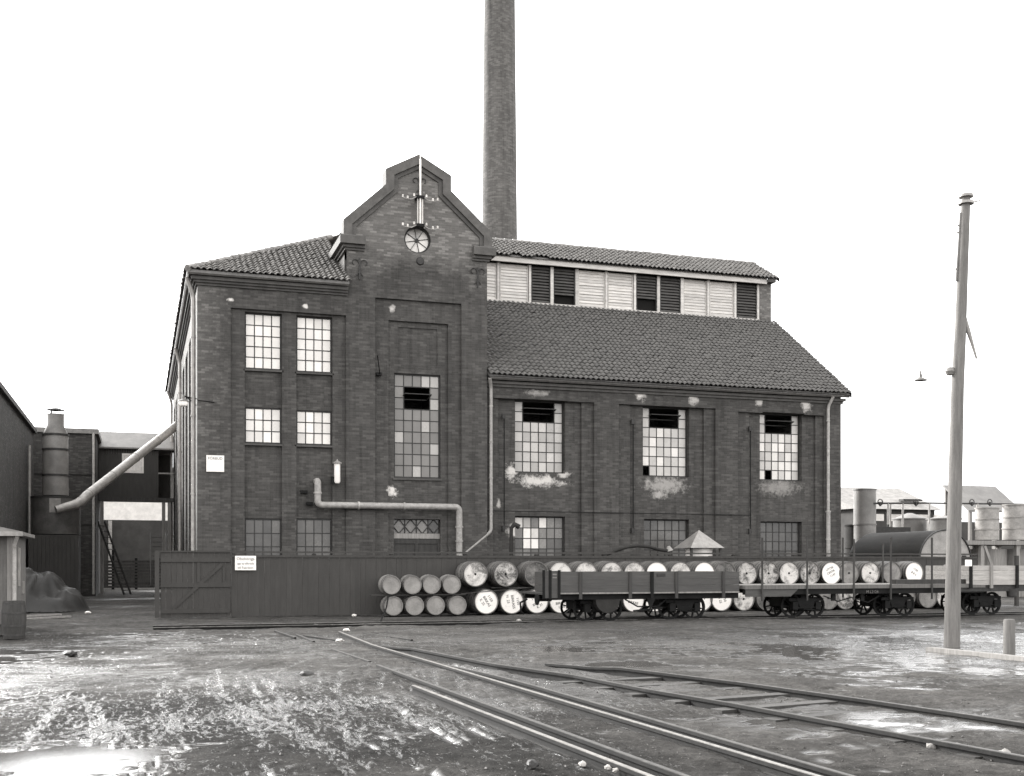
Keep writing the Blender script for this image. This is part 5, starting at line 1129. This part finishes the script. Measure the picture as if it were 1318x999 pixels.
# tarpaulin heap
nU, nV = 64, 56; ux = np.linspace(-1.75, 1.75, nU); vy = np.linspace(-1.6, 1.6, nV); UX, VY = np.meshgrid(ux, vy, indexing='ij')
def lump(x, y, rx, ry, h): d = ((UX - x)/rx)**2 + ((VY - y)/ry)**2; return h*np.clip(1 - d, 0, 1)**.45
HZ = np.maximum.reduce([lump(-.55, -.1, 1.0, 1.1, 1.5), lump(.15, .1, .8, .9, 1.42), lump(.75, -.2, .75, .9, .9), lump(-1.0, -.5, .7, .8, 1.0), lump(.3, -.9, .8, .55, .55)])
for _ in range(6): HZ[1:-1, 1:-1] = (HZ[1:-1, 1:-1]*2 + HZ[:-2, 1:-1] + HZ[2:, 1:-1] + HZ[1:-1, :-2] + HZ[1:-1, 2:])/6
ang_ = np.arctan2(VY, UX); fold = np.abs(lat_noise(ang_*3.1 + 20, np.hypot(UX, VY)*.8, 1.6, 51)) + .6*np.abs(lat_noise(UX + 9, VY + 9, 2.6, 52)); HZ = HZ - .42*fold*np.clip(HZ, 0, .8)*(HZ < 1.45) + .05*lat_noise(UX + 3, VY + 3, 5, 53)*(HZ > .1)
mb = MB(); vid = {}
for a in range(nU - 1):
    for b_ in range(nV - 1):
        q = [(a, b_), (a+1, b_), (a+1, b_+1), (a, b_+1)]
        if max(HZ[p] for p in q) < .05: continue
        mb.face([(ux[p[0]], vy[p[1]], max(-.02, HZ[p])) for p in q], True)
me = mb.mesh('tarpaulin_heap', M['tarp']); bm = bmesh.new(); bm.from_mesh(me); bmesh.ops.remove_doubles(bm, verts=bm.verts, dist=.001); bm.to_mesh(me); bm.free()
tag(link('tarpaulin_heap', me, None, (-5.0, 3.2, 0)), 'dark tarpaulin draped over a heap in the left yard', 'tarpaulin')
for a, b, l in (((36, 793), (78, 791), 'upper thin plank lying before the tarpaulin heap'), ((30, 797), (90, 793.5), 'lower thin plank lying before the tarpaulin heap')):
    p, q = atZ(*a, .03), atZ(*b, .03); plank(p, q, .12, .05, l)
def clod(px, py, s, label, mat='greywood', cat='stone', name='stone', sq=.7, grp='stones and rubbish lying in the mud'):
    p = atZ(px, py, 0); bm = bmesh.new(); bmesh.ops.create_icosphere(bm, subdivisions=2, radius=s); r = random.Random(px*7 + py)
    for v in bm.verts: v.co *= r.uniform(.72, 1.18); v.co.z *= sq
    me = bpy.data.meshes.new(name); bm.to_mesh(me); bm.free(); me.materials.append(M[mat]); o = link(name, me, None, (p.x, p.y, s*sq*.5)); o.rotation_euler.z = r.uniform(0, 6); return tag(o, label, cat, grp)
for px, py, s, l, mt in ((685, 987, .055, 'dark stone left of the nearest rail at the bottom edge', 'iron'), (750, 985, .032, 'pale stone against the nearest rail, left one of three', 'palewood'), (782, 990, .03, 'pale stone against the nearest rail, middle one of three', 'palewood'), (792, 993, .026, 'pale stone against the nearest rail, right one of three', 'palewood'), (838, 893, .09, 'dark lump on the inner rail of the curving track', 'iron'), (1129, 947, .045, 'round stone against the curving track rail', 'greywood'), (1200, 963, .05, 'pale stone lying under the curving rail at right', 'greywood'), (1232, 966, .06, 'small stone beside the curving rail at right', 'greywood'), (1293, 974, .06, 'pointed stone by the curving rail at the right edge', 'greywood'), (437, 826, .09, 'pale lump among the half-buried rail ends', 'palewood'), (446, 812, .08, 'white scrap among the half-buried rail ends', 'white'), (113, 789.5, .1, 'small white block on the ground in the left yard', 'white'), (456, 793, .09, 'white scrap lying at the foot of the fence', 'white'), (668, 800, .07, 'pale scrap between fence and track', 'palewood'), (92, 843, .12, 'dark clod on the bright wet ground at left', 'iron'), (395, 870, .1, 'flat dark clod in the mud before the tracks', 'iron')):
    clod(px, py, s, l, mt, sq=.5 if s > .07 else .75)

# ------------------------------------------------------------------ right background
YT = -1.2; c = atY(1217, 722, YT); rT = (c.x - xY(1180, YT))
TK = thing('storage_tank', 'large tarred cylindrical tank lying behind the right end of the fence', 'tank', (c.x, YT, c.z)); rT *= .9
mb = MB(); mb.lathe([(rT, 0), (rT, 0), (rT, 4.6), (rT*.9, 4.95), (rT*.5, 5.15), (.001, 5.2)], 36, ax='y'); mb.build('shell', M['tankdark'], TK)
mb = MB(); mb.lathe([(.001, -.06), (rT*.6, -.04), (rT*.985, .02)], 36, ax='y'); mb.build('end_plate', M['tankpale'], TK)
mb = MB(); mb.lathe([(rT - .01, -.03), (rT + .03, -.03), (rT + .03, .05), (rT - .01, .05)], 36, ax='y'); mb.build('end_flange', M['iron'], TK)
for y in (.8, 4): mb = MB(); mb.box(-rT*.8, rT*.8, y - .15, y + .15, -c.z, -rT*.55); mb.build('cradle', M['darkwood'], TK)
def vtank(px0, px1, pyt, pyb, Y, label, mat, cone=0, flange=None, cat='tank', name='upright_tank'):
    xm, p = (px0 + px1)/2, atY((px0 + px1)/2, pyt, Y); k = (p - CAM).dot(F)/FPX; r = (px1 - px0)/2*k; zb = max(0, 1.62 + (HY - pyb)*k); t = thing(name, label, cat, (p.x, p.y, zb)); h = p.z - zb
    mb = MB(); mb.lathe([(r, 0), (r, h), (r, h), (r*1.06, h), (r*1.06, h + .06), (r*.98, h + .06), (r*.98, h + .06)] + ([(.12, h + cone), (.001, h + cone)] if cone else [(.001, h + .05)]), 30); mb.build('shell', M[mat], t)
    for f in (flange or (.33, .66)): mb = MB(); mb.lathe([(r - .01, h*f - .03), (r + .03, h*f - .03), (r + .03, h*f + .03), (r - .01, h*f + .03)], 30); mb.build('seam_band', M[mat], t)
    return t, p, r, h, k
vtank(1099, 1127, 631, 700, 9, 'tall grey steel cylinder right beside the factory end wall', 'tankgrey', flange=(.36,))
vtank(1088, 1122, 677, 760, 9.6, 'wide dark base vessel below the tall grey cylinder', 'tankdark')
vtank(1150, 1192, 669, 760, 12, 'squat tank with conical lid behind the tarred tank', 'tankgrey', cone=.35)
vtank(1194, 1236, 669, 760, 10, 'squat dark-banded tank half hidden behind the utility pole', 'tankgrey', cone=.2)
vtank(1256, 1285, 655, 695, 8, 'pale upright tank on the trestle, left of the two', 'tankpale')
vtank(1291, 1322, 651, 695, 8, 'pale upright tank on the trestle, at the right edge', 'tankpale')
def gabled(x0, x1, y0, y1, he, hr, name, label, wm, rm, along='x'):
    t = thing(name, label, 'building', (x0, y0, 0)); w_, d = x1 - x0, y1 - y0
    mb = MB(); mb.box(0, w_, 0, d, 0, he); mb.build('wall', M[wm], t); mb = MB()
    if along == 'x': mb.prism([(-.3, -.4, he + .01), (-.3, d/2, hr), (-.3, d + .4, he + .01)], (w_ + .6, 0, 0))
    else: mb.prism([(-.4, -.3, he + .01), (w_/2, -.3, hr), (w_ + .4, -.3, he + .01)], (0, d + .6, 0))
    mb.build('roof', M[rm], t); return t
Ys = 24; xs0, xs1 = xY(1100, Ys), xY(1203, Ys); he = zY(1150, 656, Ys); hr = zY(1150, 629, Ys + 4)
sh = gabled(xs0, xs1, Ys, Ys + 8, he, hr, 'corrugated_shed', 'pale-roofed long shed behind the tanks at right', 'sootwall', 'tankpale')
for k in range(4): mb = MB(); mb.box(1 + k*1.7, 2.2 + k*1.7, -.03, -.001, he - .75, he - .3); mb.build('window_strip', M['white'], sh)
mb = MB(); d0 = 2.2; mb.bar((4.3, 1.0, he + (hr-he)*.42), (5.8, 1.0, he + (hr-he)*.42), .5, .12); mb.build('roof_hatch', M['iron'], sh)
Yh = 14; xh0, xh1 = xY(1247, Yh), xY(1340, Yh); he = zY(1280, 657, Yh); hr = zY(1280, 626, Yh + 2.2)
t = thing('lean_to_roof', 'grey sheet roof standing over the pale tanks at the right edge', 'roof', (xh0, Yh, 0)); w_ = xh1 - xh0
mb = MB(); mb.prism([(0, 0, he), (0, 2.2, hr), (0, 2.2, hr - .12), (0, 0, he - .12)], (w_*.74, 0, 0)); mb.build('roof_sheet', M['tankgrey'], t)
for x in (.15, w_*.37, w_*.7):
    for y, z in ((.1, he - .08), (2.1, hr - .15)): mb = MB(); mb.box(x - .07, x + .07, y - .07, y + .07, 0, z); mb.build('post', M['greywood'], t)
Yh = 6.4; z0 = zY(1280, 696, Yh); xa, xb = xY(1236, Yh), xY(1345, Yh)
t = thing('timber_trestle', 'weathered timber trestle carrying the pale tanks at right', 'trestle', (xa, Yh, 0)); w_ = xb - xa
mb = MB(); mb.box(0, w_, -.1, 3.2, z0 - .2, z0); mb.build('platform', M['greywood'], t)
for x in (.1, w_*.24, w_*.66, w_ - .3):
    for y in (0, 2.9): mb = MB(); mb.box(x, x + .2, y, y + .2, 0, z0 - .205); mb.build('post', M['greywood'], t)
mb = MB(); mb.bar((w_*.24 + .2, -.02, z0 - .25), (w_*.46, -.02, .4), .14, .05, (0, 1, 0)); mb.build('brace', M['greywood'], t)
mb = MB(); mb.box(0, w_, .02, .08, z0 - 1.5, z0 - 1.25); mb.build('cross_rail', M['greywood'], t)
vt = atY(1270, 720, 7.5)
for k, (px, r_, l) in enumerate(((1271, .9, 'pale ribbed vat under the trestle, left'), (1306, .75, 'pale ribbed vat under the trestle, right edge'))):
    p = atY(px, 720, 7.6); mb = MB(); mb.lathe([(.001, 0), (r_, 0), (r_, 0), (r_, z0 - .4), (.001, z0 - .4)], 24); o = mb.build('vat', M['greywood'], None, (p.x, p.y, 0)); tag(o, l, 'vat')
mb = MB(); mb.box(xY(1085, 30), xY(1345, 30), 30, 30.3, 0, 4.7); o = mb.build('far_wall', M['sootwall']); tag(o, 'long dark wall far behind the tanks at right', 'wall')
pl = thing('pipe_run', 'long thin overhead pipe with valve wheels above the tanks', 'pipe', atY(1124, 648, 8.5)); po = Vector(pl.location)
pts = [atY(1124, 648, 8.5), atY(1190, 647.5, 8.5), atY(1318, 649, 8.5)]; mb = MB(); mb.tube(pts, .045, 8); local(mb, po); mb.build('pipe', M['iron'], pl)
for px in (1133, 1179, 1251, 1274): p = atY(px, 646.5, 8.45); mb = MB(); mb.lathe([(.13, -.03), (.17, 0), (.13, .03), (.13, -.03)], 14, p, ax='y'); mb.tube([p, p + Vector((0, 0, -.2))], .05, 8); mb.bar(p - Vector((.15, 0, 0)), p + Vector((.15, 0, 0)), .03, .03); local(mb, po); mb.build('valve_wheel', M['iron'], pl)
for px in (1143, 1162, 1196, 1258): p = atY(px, 648, 8.5); q = atY(px, 675, 8.5); mb = MB(); mb.tube([p, q], .05, 8); local(mb, po); mb.build('riser', M['zincpale'], pl)
pg = thing('tank_staging', 'dark staging with railing beside the tall grey cylinder', 'platform', atY(1127, 682, 10.5)); po = Vector(pg.location)
a, b = atY(1120, 682, 10.5), atY(1172, 682, 10.5); mb = MB(); mb.box(a.x, b.x, 10.5, 12, a.z - .15, a.z + .15); local(mb, po); mb.build('deck', M['iron'], pg)
for px in (1143, 1146, 1162): p = atY(px, 649, 10.5); mb = MB(); mb.tube([(p.x, 10.5, a.z + .16), (p.x, 10.5, p.z)], .05, 8); local(mb, po); mb.build('railing_post', M['tankpale'] if px > 1143 else M['iron'], pg)
for x in (a.x + .2, b.x - .2): mb = MB(); mb.box(x - .1, x + .1, 10.6, 10.8, 0, a.z - .155); local(mb, po); mb.build('leg', M['iron'], pg)
